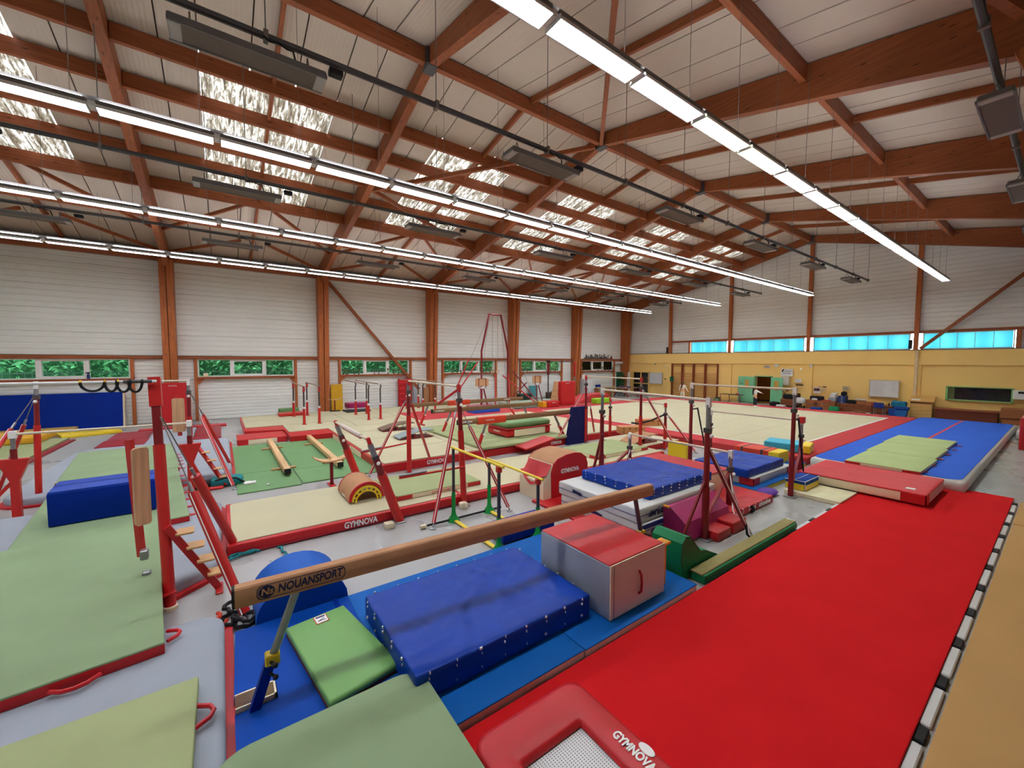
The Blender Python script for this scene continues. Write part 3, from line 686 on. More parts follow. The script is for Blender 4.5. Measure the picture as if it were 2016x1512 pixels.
build('badge_print', MB().add(badge(bd+Vector((0, 0, .004))+ey*-.03, ex, ey, .08, .01, 0).v, badge(bd, ex, ey, 1, 1, 0).f).add(badge(bd+Vector((0, 0, .004))+ey*.04, ex, ey, .09, .024, 0).v, badge(bd, ex, ey, 1, 1, 0).f).add(badge(bd+Vector((.0, 0, .004))+ey*-.012, (ex+ey*.6).normalized(), ey, .07, .008, 0).v, badge(bd, ex, ey, 1, 1, 0).f), NAVYP, bb_)
# blue half-round foam behind the beam
hr = [(.22, 0), (.22, .1)]+[(.7-.48*cos(pi*k/14), .12+.37*sin(pi*k/14)) for k in range(1, 14)]+[(1.18, .1), (1.18, 0)]
t = thing('half_round_foam', 'blue half-round foam shape standing behind the near end of the beam', 'foam block', (-5.5, .7, 0))
build('body', MB().prism(hr, -5.85, -5.1, 'X'), M('blue_foam', (8, 88, 180), .5, .2, .06, 2, .1, 10), t, 30)
build('end_panel', MB().prism([(y, z) for y, z in hr], -5.1, -5.085, 'X'), ROYAL, t)
# ---------------------------------------------------------------- the near balance beam
def beam_body(mb, y0, y1, zt, w=.1, wm=.13, h=.16):
    return mb.prism([(-w/2+.012, zt), (-w/2, zt-.012), (-wm/2, zt-h*.45), (-wm/2, zt-h*.6), (-w/2, zt-h), (w/2, zt-h), (wm/2, zt-h*.6), (wm/2, zt-h*.45), (w/2, zt-.012), (w/2-.012, zt)], y0, y1, 'Y')
bx, rotb = -3.7, 2.9
t = thing('balance_beam', 'long tan balance beam with navy lettering, across the blue mats in the foreground', 'beam', (-3.81, .01, 0))
def RB(mb): return mb.xf(Matrix.Translation((-3.81, .01, 0)) @ Matrix.Rotation(radians(-2.9), 4, 'Z'))
build('beam', RB(beam_body(MB(), 0.02, 5.08, 1.2)), SUEDE, t, 30); build('end_cap', RB(beam_body(MB(), 0, .02, 1.198, .096, .126, .156)), BLACK, t)
def leg_near(x, y0, y1, mat, zlow, slv):
    lg = build('leg', RB(MB().bar((x, y1, .03), (x, y1*.58+y0*.42, .5), .075, .075)), slv, t)
    build('sliding_tube', RB(MB().tube((x, y1*.6+y0*.4, .46), (x, y0, 1.05), .032, 14)), mat, lg, True)
    build('collar', RB(MB().bbox(x-.05, (y1*.55+y0*.45)-.055, .46, x+.05, (y1*.55+y0*.45)+.055, .55)), YELV, lg)
    kn = MB()
    for z in (.5, .4): kn.tube((x+.04, y1*.6+y0*.4, z), (x+.1, y1*.6+y0*.4+.03, z), .012, 8).ball((x+.11, y1*.6+y0*.4+.035, z), .022, n=8, k=6)
    build('clamp_knob', RB(kn), BLACK, lg, True)
    build('foot', RB(MB().bbox(x-.3, y1-.04, .0, x+.3, y1+.04, .05)), NAVYV, lg)
leg_near(-.02, .46, .1, STEEL, 0, NAVYV); leg_near(0, 4.75, 5.0, M('mauve_steel', (110, 76, 84), .4, .5, .05), 0, NAVYV)
rz = Matrix.Rotation(radians(-2.9), 4, 'Z'); yd = rz @ Vector((0, 1, 0)); nd = rz @ Vector((1, 0, 0)); o = Vector((-3.81, .01, 0))
def onbeam(y, z, d=.067): return o+yd*y+nd*d+Vector((0, 0, z))
lettering('NOUANSPORT', .098, onbeam(.56, 1.127), yd, (0, 0, 1), NAVYP, t, bold=.0025, shear=.15, width=.5, ext=.0015)
def frame_ring(y0, y1, z0, z1, r, n=5, th=.006):
    P = []
    for cy, cz, a0 in ((y1-r, z1-r, 0), (y0+r, z1-r, 90), (y0+r, z0+r, 180), (y1-r, z0+r, 270)):
        for k in range(n+1): a = radians(a0+90*k/n); P.append((cy+r*cos(a), cz+r*sin(a)))
    c = ((y0+y1)/2, (z0+z1)/2); vs = []; fs = []; k = len(P)
    for y, z in P: vs.append(onbeam(y, z, .068)); vs.append(onbeam(y-math.copysign(th, y-c[0]), z-math.copysign(th, z-c[1]), .068))
    for i in range(k): j = (i+1) % k; fs.append((2*i, 2*j, 2*j+1, 2*i+1))
    return MB().add(vs, fs)
build('logo_frame', frame_ring(.165, .835, 1.068, 1.186, .045), NAVYP, t)
build('logo_disc', MB().add([onbeam(.235+.058*cos(2*pi*k/24), 1.127+.052*sin(2*pi*k/24), .0675) for k in range(24)], [tuple(range(24))]), NAVYP, t)
lettering('Ns', .075, onbeam(.237, 1.127, .0685), yd, (0, 0, 1), SUEDE, t, bold=.002, shear=.15, ext=.001)
# ---------------------------------------------------------------- red carpet run on foam blocks
t = thing('carpet_run', 'long red carpet run with black and white edge blocks, leading to the red crash mat', 'carpet', (-1.7, 6, 0))
build('carpet', MB().bbox(-2.7, .02, .03, -.6, 13.95, .05, .006), REDC, t)
y = .1; k = 0
while y < 13.6:
    for x in (-.565, -2.73):
        if x < -2 and (y > 11.3 or y < 8.2): continue
        build('edge_block', MB().bbox(x-.035, y, .0, x+.035, y+(.62 if k % 2 == 0 else .2), .036), WHITV if k % 2 == 0 else BLACK, t)
    y += .66 if k % 2 == 0 else .24; k += 1
build('underlay', MB().box(-2.68, .05, .0, -.62, 13.8, .03), BLACK, t)
# mini trampoline
t = thing('mini_trampoline', 'red padded mini trampoline with white woven bed at the bottom of the picture', 'trampoline', (-1.7, 1.85, .085))
TX0, TX1, TY0, TY1 = -2.42, -.62, 1.37, 2.4; BX0, BX1, BY0, BY1 = -2.06, -.9, 1.58, 2.14
def ringpad(o, i, prof):
    vs = []; fs = []; n = len(o)
    for k, z in prof:
        for (a, b_), (c, d) in zip(o, i): vs.append((a+(c-a)*k, b_+(d-b_)*k, z))
    m_ = len(prof)
    for r_ in range(m_-1):
        for j in range(n): fs.append((r_*n+j, r_*n+(j+1) % n, (r_+1)*n+(j+1) % n, (r_+1)*n+j))
    return MB().add(vs, fs)
oo = rnd(TX0, TY0, TX1, TY1, .14, 5); ii = rnd(BX0, BY0, BX1, BY1, .02, 5)
build('padding', ringpad(oo, ii, [(0, .2), (-.0, .225), (.04, .255), (.15, .27), (.6, .275), (.9, .265), (.98, .25), (1, .215)]), REDV, t, 60)
BED = M('woven_bed', (226, 226, 222), .7, .2, 0)
def bedmat():
    N = BED.node_tree.nodes; L = BED.node_tree.links; b = N['Principled BSDF']; tc = N.new('ShaderNodeTexCoord'); mp = N.new('ShaderNodeMapping'); mp.inputs['Scale'].default_value = (58, 44, 1); L.new(tc.outputs['Object'], mp.inputs[0])
    ck = N.new('ShaderNodeTexVoronoi'); ck.inputs['Scale'].default_value = 1.; ck.inputs['Randomness'].default_value = 0; L.new(mp.outputs[0], ck.inputs['Vector'])
    r = N.new('ShaderNodeValToRGB'); L.new(ck.outputs['Distance'], r.inputs[0]); r.color_ramp.elements[0].position = .2; r.color_ramp.elements[0].color = (.2, .2, .22, 1); r.color_ramp.elements[1].position = .34; r.color_ramp.elements[1].color = (.78, .78, .76, 1)
    L.new(r.outputs[0], b.inputs['Base Color'])
bedmat()
build('bed', MB().box(BX0-.05, BY0-.05, .2, BX1+.05, BY1+.05, .206), BED, t)
build('frame', MB().path([(x, y, .15) for x, y in rnd(TX0+.06, TY0+.06, TX1-.06, TY1-.06, .1, 4)], .025, 8, closed=True), STEEL, t, True)
for x, y in ((TX0+.2, TY0+.08), (TX0+.2, TY1-.08), (TX1-.2, TY0+.08), (TX1-.2, TY1-.08)): build('leg', MB().tube((x, y, .085), (x, y, .15), .025, 8), STEEL, t)
lettering('GYMNOVA', .098, (-1.67, 2.26, .277), (1, 0, 0), (0, 1, 0), LET, t, bold=.004, width=.34, ext=.001)
build('oval_mark', MB().prism([(-1.62+.062*cos(2*pi*k/20), 2.345+.036*sin(2*pi*k/20)) for k in range(20)], .272, .277), LET, t)
# tan mats on the right of the carpet
TANM = M('tan_mat', (186, 144, 92), .85, .15, .04, 1, .06, 160)
single('gym_mat', 'tan floor mat along the right edge of the picture, beside the carpet run', 'mat', MB().soft(-.5, -2, 0, 2.0, 11.62, .06, .012, .8), TANM, group='tan mats on the right')
single('gym_mat', 'tan floor mat beyond the dark seam at the far right edge', 'mat', MB().soft(-.5, 11.68, 0, 2.0, 13.6, .06, .012, .8), TANM, group='tan mats on the right')
# green low beam and wedge beside the carpet
t = thing('low_beam', 'low floor beam with green sides and olive top, along the left of the carpet', 'beam', (-2.83, 6.8, 0))
build('body', MB().soft(-2.95, 5.18, 0, -2.745, 8.3, .12, .02, .5), GREENF, t, True)
build('top', MB().soft(-2.955, 5.17, .115, -2.775, 8.32, .14, .01, .5), M('olive_suede', (150, 138, 92), .9, .1, .05, 6), t, True)
build('end_tape', MB().bbox(-2.93, 8.28, .0, -2.78, 8.34, .142), WHITV, t)
t = thing('foam_wedge', 'green foam wedge with a sloping side between the red-topped box and the low beam', 'foam block', (-3.0, 5.4, 0))
pw = [(5.06, 0), (4.98, .3), (5.01, .52), (5.1, .6), (5.2, .58), (5.48, .3), (5.62, .27), (5.95, .12), (5.97, 0)]
build('body', MB().prism(pw, -3.45, -2.98, 'X'), GREENF, t, 25)
build('edge_piping', MB().path([(-2.98, y, z) for y, z in pw], .006, 5), M('dark_green', (6, 84, 50), .5), t, True)
single('foam_tab', 'small orange foam tab behind the red-topped foam box', 'foam', MB().bbox(-3.05, 4.5, .66, -2.9, 4.62, .7).bbox(-3.05, 4.53, .12, -2.95, 4.6, .67), M('orange_vinyl', (226, 150, 40), .5))
# ---------------------------------------------------------------- stack of white mats, magenta foam, vault block
SM = 'white mats stacked by the carpet run'
def jump(label, x0, y0, x1, y1, z0, z1, flip, straps):
    t = thing('thick_mat', label, 'mat', ((x0+x1)/2, (y0+y1)/2, z0), SM)
    build('cover', MB().soft(x0, y0, z0, x1, y1, z1, .03, .12, .012, 3, int(z0*10)+3), WHITV, t, True)
    zc = (z0+z1)/2
    if not flip: build('blue_band', MB().box(x1-.002, y0+.04, zc+.03, x1+.006, y1-.04, z1-.02), M('band_blue', (40, 62, 140), .5), t)
    build('seam', MB().path([(x0-.004, y0-.006, zc), (x1+.004, y0-.006, zc), (x1+.006, y1, zc)], .006, 5), NAVYP, t)
    lettering("O'JUMP", .13 if flip else .1, (x1+.012, y0+.47, zc if flip else zc-.045), (0, 1, 0) if not flip else (0, -1, 0), (0, 0, 1) if not flip else (0, 0, -1), NAVYP, t, bold=.003, shear=.1, width=.42)
    for s in straps: build('carry_handle', MB().bar((s-.11, y0-.03, zc+.05), (s+.11, y0-.03, zc+.02), .02, .05), NAVYP, t)
    return t
jump('thick white mat with blue band, lower one of the stack by the carpet', -5.95, 5.52, -4.02, 7.95, .06, .31, False, (-4.95,))
jump('thick white mat with upside-down lettering, upper one of the stack, under the blue crash mat', -6.0, 5.5, -4.05, 7.95, .315, .57, True, (-5.45,))
single('flat_mat', 'thin red mat under the stack of white mats', 'mat', MB().soft(-6.6, 5.28, 0, -3.85, 7.3, .055, .015, .5), REDV)
crash('dark blue crash mat with creases on top of the white mat stack', -5.85, 6.0, -4.2, 8.08, .57, .76, seed=5, amp=.018, laces='x1y0')
t = topped('thick_mat', 'thick mat with red top and cream side behind the white stack', 'mat', -6.3, 8.1, -4.45, 9.35, .0, .58, CREAM, REDV, amp=.01)
t = thing('foam_trapezoid', 'magenta foam block with cut-off edges lying beside the white stack', 'foam block', (-3.9, 6.9, 0))
pp = [(-4.02, 0.02), (-4.02, .5), (-3.9, .53), (-3.62, .32), (-3.55, .05), (-3.6, .0)]
build('body', MB().prism(pp, 6.15, 7.58, 'Y'), PURP, t, 20); build('end_panel', MB().prism(pp, 6.135, 6.15, 'Y'), M('magenta_dark', (130, 24, 74), .5), t); build('orange_edge', MB().box(-4.02, 6.13, .5, -3.9, 6.16, .53), M('orange_vinyl', (226, 150, 40), .5), t)
single('foam_pad', 'small red foam pad at the foot of the dark red bar post, nearer one', 'foam', MB().soft(-3.62, 6.6, 0, -3.3, 7.05, .16, .02, .3), REDV, group='red pads round the bar posts')
single('foam_pad', 'small red foam pad at the foot of the dark red bar post, farther one', 'foam', MB().soft(-3.68, 7.12, 0, -3.3, 7.6, .2, .02, .3), REDV, group='red pads round the bar posts')
t = crash('red crash mat with white lettering on its end, behind the magenta foam', -4.5, 7.75, -3.6, 9.5, 0, .16, REDV, 7, .012, laces='x1')
lettering('GYMNOVA', .1, (-3.585, 9.05, .085), (0, 1, 0), (0, 0, 1), LET, t, bold=.003, width=.55)
build('carry_handle', MB().path([(-3.59, 8.45, .02), (-3.55, 8.45, .06), (-3.55, 8.45, .11), (-3.59, 8.45, .15)], .03, 6), BLACK, t, True)
t = thing('vault_block', 'cream and red foam vault block with rounded tan top and white lettering', 'foam block', (-6.8, 6.1, 0))
side = [(5.45, 0), (5.45, .42), (5.62, .6), (5.72, .78), (5.85, .88), (6.1, .94), (6.35, .955), (6.55, .92), (6.7, .82), (6.76, .66), (6.76, .0)]
build('body', MB().prism(side, -7.25, -6.42, 'X'), CREAM, t, 30)
build('side_panel', MB().prism([(5.68, 0), (5.66, .62)]+[(y, z+.012) for y, z in side[3:]], -6.425, -6.4, 'X'), REDV, t)
build('side_panel', MB().prism([(5.68, 0), (5.66, .62)]+[(y, z+.012) for y, z in side[3:]], -7.27, -7.245, 'X'), REDV, t)
tp = side[3:9]; mb = MB(); mb.add([(x, y, z+.01) for x in (-7.25, -6.42) for y, z in tp], [(i, i+1, i+7, i+6) for i in range(5)]); build('suede_top', mb, SUEDE, t, 50)
mb = MB(); vs = []; n = 14
for i in range(n+1):
    u = i/n; x = -7.22+u*.78; d = sin(pi*u)
    vs += [(x, 5.44-.02*d, .46-.16*d+.1*abs(u-.5)*2), (x, 5.55+.01*sin(i*2.1), .56), (x, 5.7, .775)]
mb.add(vs, [(3*i+k, 3*i+3+k, 3*i+4+k, 3*i+1+k) for i in range(n) for k in (0, 1)]); build('front_panel', mb, REDV, t, True)
lettering('GYMNOVA', .13, (-6.395, 6.2, .6), (0, 1, 0), (0, 0, 1), LET, t, bold=.005, width=.55)
# ---------------------------------------------------------------- cream runway with red sides
RW = 'cream runway sections with red sides'
def runway(label, y0, y1, txt=None, z=.2):
    t = thing('runway_mat', label, 'mat', (-8.45, (y0+y1)/2, 0), RW)
    build('body', MB().soft(-9.55, y0, 0, -7.34, y1, z-.015, .03, .7), REDV, t, True)
    build('top_cover', MB().prism(rnd(-9.47, y0+.07, -7.42, y1-.0, .1 if y0 < 1 else .01), z-.02, z), BEIGE, t)
    if txt: lettering('GYMNOVA', .15, (-7.325, txt, .1), (0, 1, 0), (0, 0, 1), LET, t, bold=.004, width=.58)
    build('lower_piping', MB().tube((-7.335, y0+.05, .035), (-7.335, y1-.05, .035), .014, 6), MAROON, t)
    return t
runway('cream-topped runway mat with white lettering, end nearest the camera', -.02, 3.97, 1.95)
runway('cream-topped runway mat carrying the kids\' arch end to the foam vault block', 3.99, 7.6)
runway('cream-topped runway mat behind the foam vault block', 7.62, 11.2)
single('foam_cube', 'small cream foam cube on the floor by the runway, left of the child parallel bars', 'foam', MB().bbox(-7.12, 2.28, 0, -6.98, 2.44, .1), CREAM)
single('foam_cube', 'small cream foam cube at the runway joint behind the grey-green posts', 'foam', MB().bbox(-7.2, 3.85, 0, -7.06, 3.99, .12), CREAM)
t = topped('gym_mat', 'lime mat with red corners and white side on the runway, behind the child bars', 'mat', -9.15, 2.75, -7.72, 4.68, .2, .31, CREAM, LIME, .012, corners=[(-7.72, 2.75), (-7.72, 4.68)])
lettering('GYMNOVA', .07, (-7.71, 3.7, .245), (0, 1, 0), (0, 0, 1), REDV, t, width=.42)
topped('gym_mat', 'lime mat on the runway beyond the foam vault block', 'mat', -9.2, 8.6, -7.75, 10.9, .2, .31, CREAM, LIME, .012, corners=[(-7.75, 8.6), (-7.75, 10.9)])
# arch
t = thing('foam_arch', 'tan suede half-barrel arch with yellow frame end, on the runway', 'arch', (-8.55, 2.28, .2))
R1, R2, cz, cy = .345, .2, .2, 2.28
outer = [(cy-R1, cz), (cy-R1, cz+.05)]+[(cy-R1*cos(pi*k/16), cz+.06+R1*sin(pi*k/16)) for k in range(17)]+[(cy+R1, cz)]
inner = [(cy-R2*cos(pi*k/16), cz+R2*1.05*sin(pi*k/16)) for k in range(17)]
def archprism(o, i, x0, x1):
    mb = MB(); P = [(cy-R1*cos(pi*k/16), cz+.06*(0 if k in (0, 16) else 1)+R1*sin(pi*k/16)) for k in range(17)]; vs = []; fs = []
    for x in (x0, x1):
        vs += [(x, y, z) for y, z in o]; vs += [(x, y, z) for y, z in i]
    n = len(o)
    for k in range(n-1):
        fs += [(k, k+1, n+k+1, n+k), (2*n+k, 3*n+k, 3*n+k+1, 2*n+k+1), (k, 2*n+k, 2*n+k+1, k+1), (n+k, n+k+1, 3*n+k+1, 3*n+k)]
    fs += [(0, n, 3*n, 2*n), (n-1, 3*n-1, 4*n-1, 2*n-1)]
    return mb.add(vs, fs)
def arc(R, dz=0.): return [(cy-R*cos(pi*k/16), cz+dz+R*sin(pi*k/16)) for k in range(17)]
build('shell', archprism(arc(R1, .04), arc(R1-.05, .04), -9.0, -8.1), SUEDE, t, 40)
build('red_rim', archprism(arc(R1+.004, .04), arc(R1-.05, .04), -8.13, -8.09), REDV, t, 40); build('red_rim', archprism(arc(R1+.004, .04), arc(R1-.05, .04), -9.01, -8.97), REDV, t, 40)
build('yellow_frame', archprism(arc(R1-.055, .03), arc(R1-.09, .02), -8.14, -8.1), YELV, t, 40); build('yellow_frame', archprism(arc(R2+.03), arc(R2), -8.14, -8.1), YELV, t, 40)
mb = MB()
for k in range(1, 8):
    a = pi*k/8; mb.bar((-8.12, cy-(R2+.02)*cos(a), cz+(R2+.02)*sin(a)), (-8.12, cy-(R1-.07)*cos(a), cz+.025+(R1-.07)*sin(a)), .035, .03)
build('frame_ribs', mb, YELV, t); lettering('GYMNOVA', .05, (-8.12-.42, cy-R1-.002, cz+.07), (1, 0, 0), (0, 0, 1), LET, t, width=.26)
# springy little stool with dished wooden seat
t = thing('training_stool', 'red pedestal with a dished wooden seat at the end of the green mats', 'stool', (-10.28, 2.07, 0))
build('post', MB().tube((-10.28, 2.07, .02), (-10.28, 2.07, .6), .04, 12), DRED, t, True); build('base', MB().bbox(-10.5, 2.0, 0, -10.06, 2.14, .03), RED, t)
mb = MB(); vs = []; n = 12
for i in range(n+1):
    u = i/n*2-1; y = 2.07+u*.4; z = .6+.12*abs(u)**3; vs += [(-10.42, y, z), (-10.14, y, z), (-10.42, y, z+.03), (-10.14, y, z+.03)]
fs = []
for i in range(n): a = 4*i; fs += [(a+2, a+3, a+7, a+6), (a+1, a, a+4, a+5), (a, a+2, a+6, a+4), (a+3, a+1, a+5, a+7)]
mb.add(vs, fs+[(0, 1, 3, 2), (4*n+2, 4*n+3, 4*n+1, 4*n)]); build('seat', mb, BEECH, t)
build('handle', MB().tube((-10.28, 2.05, .63), (-10.28, 2.02, .72), .015, 8), BEECH, t)
# flat green mats with the two low beams
GF = 'flat green mats under the low practice beams'
for lab, x0, y0, x1, y1 in (('flat green mat at the near end of the first low beam', -12.55, .2, -10.73, 1.5), ('flat green mat at the far end of the first low beam', -16.72, .2, -12.57, 1.5), ('flat green mat at the near end of the second low beam', -12.25, 1.52, -10.8, 3.45), ('flat green mat at the far end of the second low beam', -16.6, 1.52, -12.27, 3.45)):
    single('flat_mat', lab, 'mat', MB().bbox(x0, y0, 0, x1, y1, .03, .006), GRASSV, False, GF)
for lab, yc, xs in (('low practice beam lying left on the green mats, on wooden feet', 1.3, -11.65), ('low practice beam lying right on the green mats, on wooden feet', 2.57, -11.6)):
    t = thing('low_beam', lab, 'beam', (-14.1, yc, .03), 'low practice beams')
    build('beam', MB().bbox(-16.6, yc-.075, .08, xs-.03, yc+.075, .22, .012), BEECH, t); build('end_cap', MB().bbox(xs-.03, yc-.078, .08, xs, yc+.078, .22, .012), BLACK, t)
    for x in (-15.6, -12.5): build('foot', MB().bbox(x-.05, yc-.3, .03, x+.05, yc+.3, .08), BEECH_Y, t)
single('chalk_smudge', 'white chalk lump left on the near flat green mat', 'chalk', MB().ball((-11.1, .82, .045), .03, .04, .02, 8, 5), LET)
t = topped('foam_box', 'low red mat block with cream front at the far end of the left low beam', 'mat', -18.25, .37, -16.93, 1.9, .0, .2, CREAM, REDV, corners=[(-16.93, .37), (-16.93, 1.9)])
# child parallel bars
t = thing('child_parallel_bars', 'child parallel bars with yellow rails and green feet in front of the runway', 'parallel bars', (-5.9, 3.85, 0))
for y, z in ((3.45, 1.39), (4.24, 1.06)): build('rail', MB().tube((-6.72, y, z), (-5.0, y, z-.01), .022, 10), M('yellow_paint', (238, 208, 60), .35), t, True)
GP = M('green_paint', (16, 148, 62), .4)
for x in (-6.65, -5.13):
    build('base_rod', MB().tube((x, 2.88, .04), (x, 4.52, .04), .02, 8), BLACK, t); build('rod_tip', MB().bbox(x-.03, 2.78, .01, x+.03, 2.9, .07), CREAM, t)
    for y, z in ((3.45, 1.39), (4.24, 1.06)):
        ps = build('post', MB().tube((x, y, .1), (x, y, .55), .038, 10), GP, t, True)
        build('sliding_tube', MB().tube((x, y, .5), (x, y, z-.02), .028, 10), DSTEEL, ps, True)
        build('foot_cone', MB().lathe((x, y, .0), [(.12, 0), (.1, .05), (.05, .12), (.038, .2)], 10), GP, ps, True)
        if x > -6: build('knob', MB().ball((x+.06, y+.02, .48), .035, n=8, k=6), WHITE, ps, True); build('bracket', MB().bbox(x-.04, y-.04, z-.12, x+.04, y+.04, z-.02), RED, ps)
for y in (3.45, 4.24): build('floor_bar', MB().bbox(-6.62, y-.035, .015, -5.16, y+.035, .05), M('yellow_paint', (238, 208, 60), .35), t)
single('foam_block', 'yellow and navy foam block under the child parallel bars', 'foam block', MB().bbox(-5.78, 3.6, .05, -5.22, 4.7, .22), NAVYV, False)
# ---------------------------------------------------------------- bars: horizontal bar and uneven bars
BEECH_Z = wood('beech_z', (206, 162, 124), 'Z', knots=False)
BARW = M('bar_wood', (216, 200, 178), .5, .3, .05, 6)
def stay(parent, top, foot, pad0=.25, r=.045, mat=RED, anchor=True):
    top, foot = Vector(top), Vector(foot); a = top.lerp(foot, pad0); b = top.lerp(foot, .97)
    s = build('stay', MB().tube(a, b, r, 10), mat, parent, True)
    build('cable', MB().tube(top, a, .008, 6), WIRE, s); build('tensioner', MB().tube(top.lerp(foot, pad0-.05), a, .02, 8), STEEL, s)
    build('highlight_stripe', MB().tube(a+Vector((r*.75, -r*.5, .01)), b+Vector((r*.8, -r*.55, .01)), .008, 5), LET, s)  # white strip painted as a highlight, also the white tube beside some stays
    if anchor: build('floor_anchor', MB().lathe((foot.x, foot.y, 0), [(.06, 0), (.06, .015), (.03, .03)], 10).tube((foot.x, foot.y, .02), b, .012, 6), STEEL, s)
def upright(parent, x, y, z, zs, m_out, m_in, lean=(0, 0), r=.055, knob=True, cap=None, zu=None):
    b = Vector((x, y, 0)); tp = Vector((x+lean[0], y+lean[1], z)); at = lambda h: b.lerp(tp, h/z)
    p = build('post', MB().tube(at(0), at(zs), r, 12), m_out, parent, True)
    build('base_plate', MB().bbox(x-.12, y-.09, 0, x+.12, y+.09, .025), STEEL, p)
    zu = zu or z-.3
    build('inner_post', MB().tube(at(zs-.02), at(zu), r*.78, 12), DRED if m_out is RED else m_out, p, True)
    build('sliding_tube', MB().tube(at(zu-.02), at(z-.08), r*.6, 10), STEEL, p, True)
    build('bar_head', MB().bar(at(z-.12), at(z+.04), .06, .075, (1, 0, 0)), cap or WHITE, p)
    if knob: build('knob', MB().ball(at(zu-.08)+Vector((.07, 0, 0)), .035, n=8, k=6), WHITE, p, True)
    build('clamp', MB().bar(at(zu-.03), at(zu+.05), .1, .1, (1, 0, 0)), DSTEEL, p)
    return tp
# horizontal bar, left foreground
t = thing('horizontal_bar', 'tall red horizontal bar with straps hung on it, nearest on the left', 'bar', (-6.22, -.59, 0))
for y in (-.59, -3.02):
    x = -6.22; lean = (-.52, -.1) if y > -1 else (-.2, 0)
    b = Vector((x, y, 0)); tp = Vector((x+lean[0], y+lean[1], 2.72)); at = lambda h: b.lerp(tp, h/2.72)
    p = build('post', MB().tube(at(0), at(1.95), .06, 14), RED, t, True); build('inner_post', MB().bar(at(1.93), at(2.45), .085, .085, (1, 0, 0)), DRED, p)
    build('bar_head', MB().bar(at(2.42), at(2.78), .12, .12, (1, 0, 0)), RED, p); build('base_ring', MB().lathe((x, y, 0), [(.075, 0), (.075, .04), (.06, .05)], 14), CREAM, p)
    if y > -1:
        stay(t, at(2.4), (-5.4, .16, .02), .42, .055); stay(t, at(2.4), (-7.54, .12, .02), .42, .06)
        lad = build('step_rail', MB().bar((-6.4, -.12, .04), (-6.33, -.6, .98), .06, .08), RED, t)
        for k in range(4):
            z = .26+k*.2; yy = -.14-(z-.04)/.94*.46
            pl = MB().prism(rnd(-6.48, yy+.02, -6.26, yy+.2, .03, 3), z, z+.02); build('step', pl, M('step_plywood', (206, 160, 104), .45), lad)
        build('step_foot', MB().bbox(-6.55, -.15, 0, -6.25, -.07, .03), RED, lad)
        # folded spotter board on its red frame
        fr = build('board_frame', MB().bar((-6.82, -.9, .5), (-6.88, -.97, 2.0), .05, .08), RED, t)
        build('spotter_board', MB().prism(rnd(-.08, 0, .08, .98, .04, 3), -.025, .025, 'Y').xf(Matrix.Translation((-6.74, -.86, .93)) @ Matrix.Rotation(radians(-62), 4, 'Z')), BEECH_Z, fr)
        build('latch', MB().bbox(-6.76, -.9, .5, -6.66, -.82, .62), STEEL, fr); build('latch', MB().bbox(-6.7, -.88, .3, -6.62, -.8, .36), STEEL, fr)
build('bar', MB().tube((-6.62, -3.02, 2.74), (-6.62, -.66, 2.74), .017, 12), WHITE, t, True)
build('bar_sleeve', MB().tube((-6.62, -.96, 2.74), (-6.62, -.7, 2.74), .022, 12), DSTEEL, t, True)
SB = M('strap_yellow', (222, 178, 30), .6)
for k, (y, w, d) in enumerate(((-1.215, .2, .1), (-1.06, .11, .11), (-.955, .12, .12), (-.85, .12, .125))):
    s = thing('grip_strap', ['black strap loop with yellow ends, leftmost and widest of four on the high bar', 'black strap loop with yellow top, second from the left on the high bar', 'narrow black strap loop, third from the left on the high bar', 'narrow black strap loop, rightmost of four on the high bar'][k], 'strap', (-6.62, y, 2.74), 'strap loops on the horizontal bar')
    P = [(-6.595, y+w/2*cos(a), 2.74-d*sin(a)) for a in [pi*i/12 for i in range(13)]]
    build('strap', MB().path(P, .015, 6), BLACK, s, True)
    if k == 0: build('yellow_loop', MB().torus((-6.62, y-w/2, 2.735), .024, .012, 'Y', 10, 6).torus((-6.62, y+w/2, 2.735), .024, .012, 'Y', 10, 6), SB, s, True)
    else: build('yellow_loop' if k == 1 else 'black_loop', MB().torus((-6.62, y-w/2, 2.735), .024, .012, 'Y', 10, 6).torus((-6.62, y+w/2, 2.735), .024, .012, 'Y', 10, 6), SB if k == 1 else BLACK, s, True)
UB = 'sets of bars'
# set 2: left, bars along the hall
t = thing('uneven_bars', 'red uneven bars on the left behind the horizontal bar, grey mats round them', 'bars', (-12.2, -1.9, 0), UB)
for (x, y) in ((-12.55, -3.2), (-12.45, -.68)):
    tp = upright(t, x, y, 2.5, 1.62, RED, STEEL, (-.25, 0)); 
    for ax in (-11.25, -13.45): stay(t, tp+Vector((0, 0, -.2)), (ax, .16 if y > -1 else -4.05, .02), .3, .04)
build('high_bar', MB().tube((-12.8, -3.2, 2.5), (-12.7, -.68, 2.5), .022, 10), BARW, t, True)
for (x, y) in ((-11.58, -3.23), (-11.48, -.63)):
    p = build('low_post', MB().bar((x, y, 0), (x, y, 1.1), .12, .1), RED, t)
    build('flange', MB().prism([(y-.06, .72), (y-.2, 1.1), (y-.2, 1.13), (y+.2, 1.13), (y+.2, 1.1), (y+.06, .72)], x-.064, x+.064, 'X'), RED, p)
    build('inner_post', MB().tube((x, y, 1.1), (x, y, 1.32), .05, 10), DRED, p, True); build('sliding_tube', MB().tube((x, y, 1.3), (x, y, 1.55), .035, 10), STEEL, p, True); build('bar_head', MB().bbox(x-.05, y-.05, 1.52, x+.05, y+.05, 1.66), WHITE, p)
    build('side_brace', MB().bar((x, y, .75), (x+.05, y-.55 if y < -1 else y+.3, .02), .06, .06), RED, p)
build('low_bar', MB().tube((-11.58, -3.23, 1.6), (-11.48, -.63, 1.6), .024, 10), BARW, t, True)
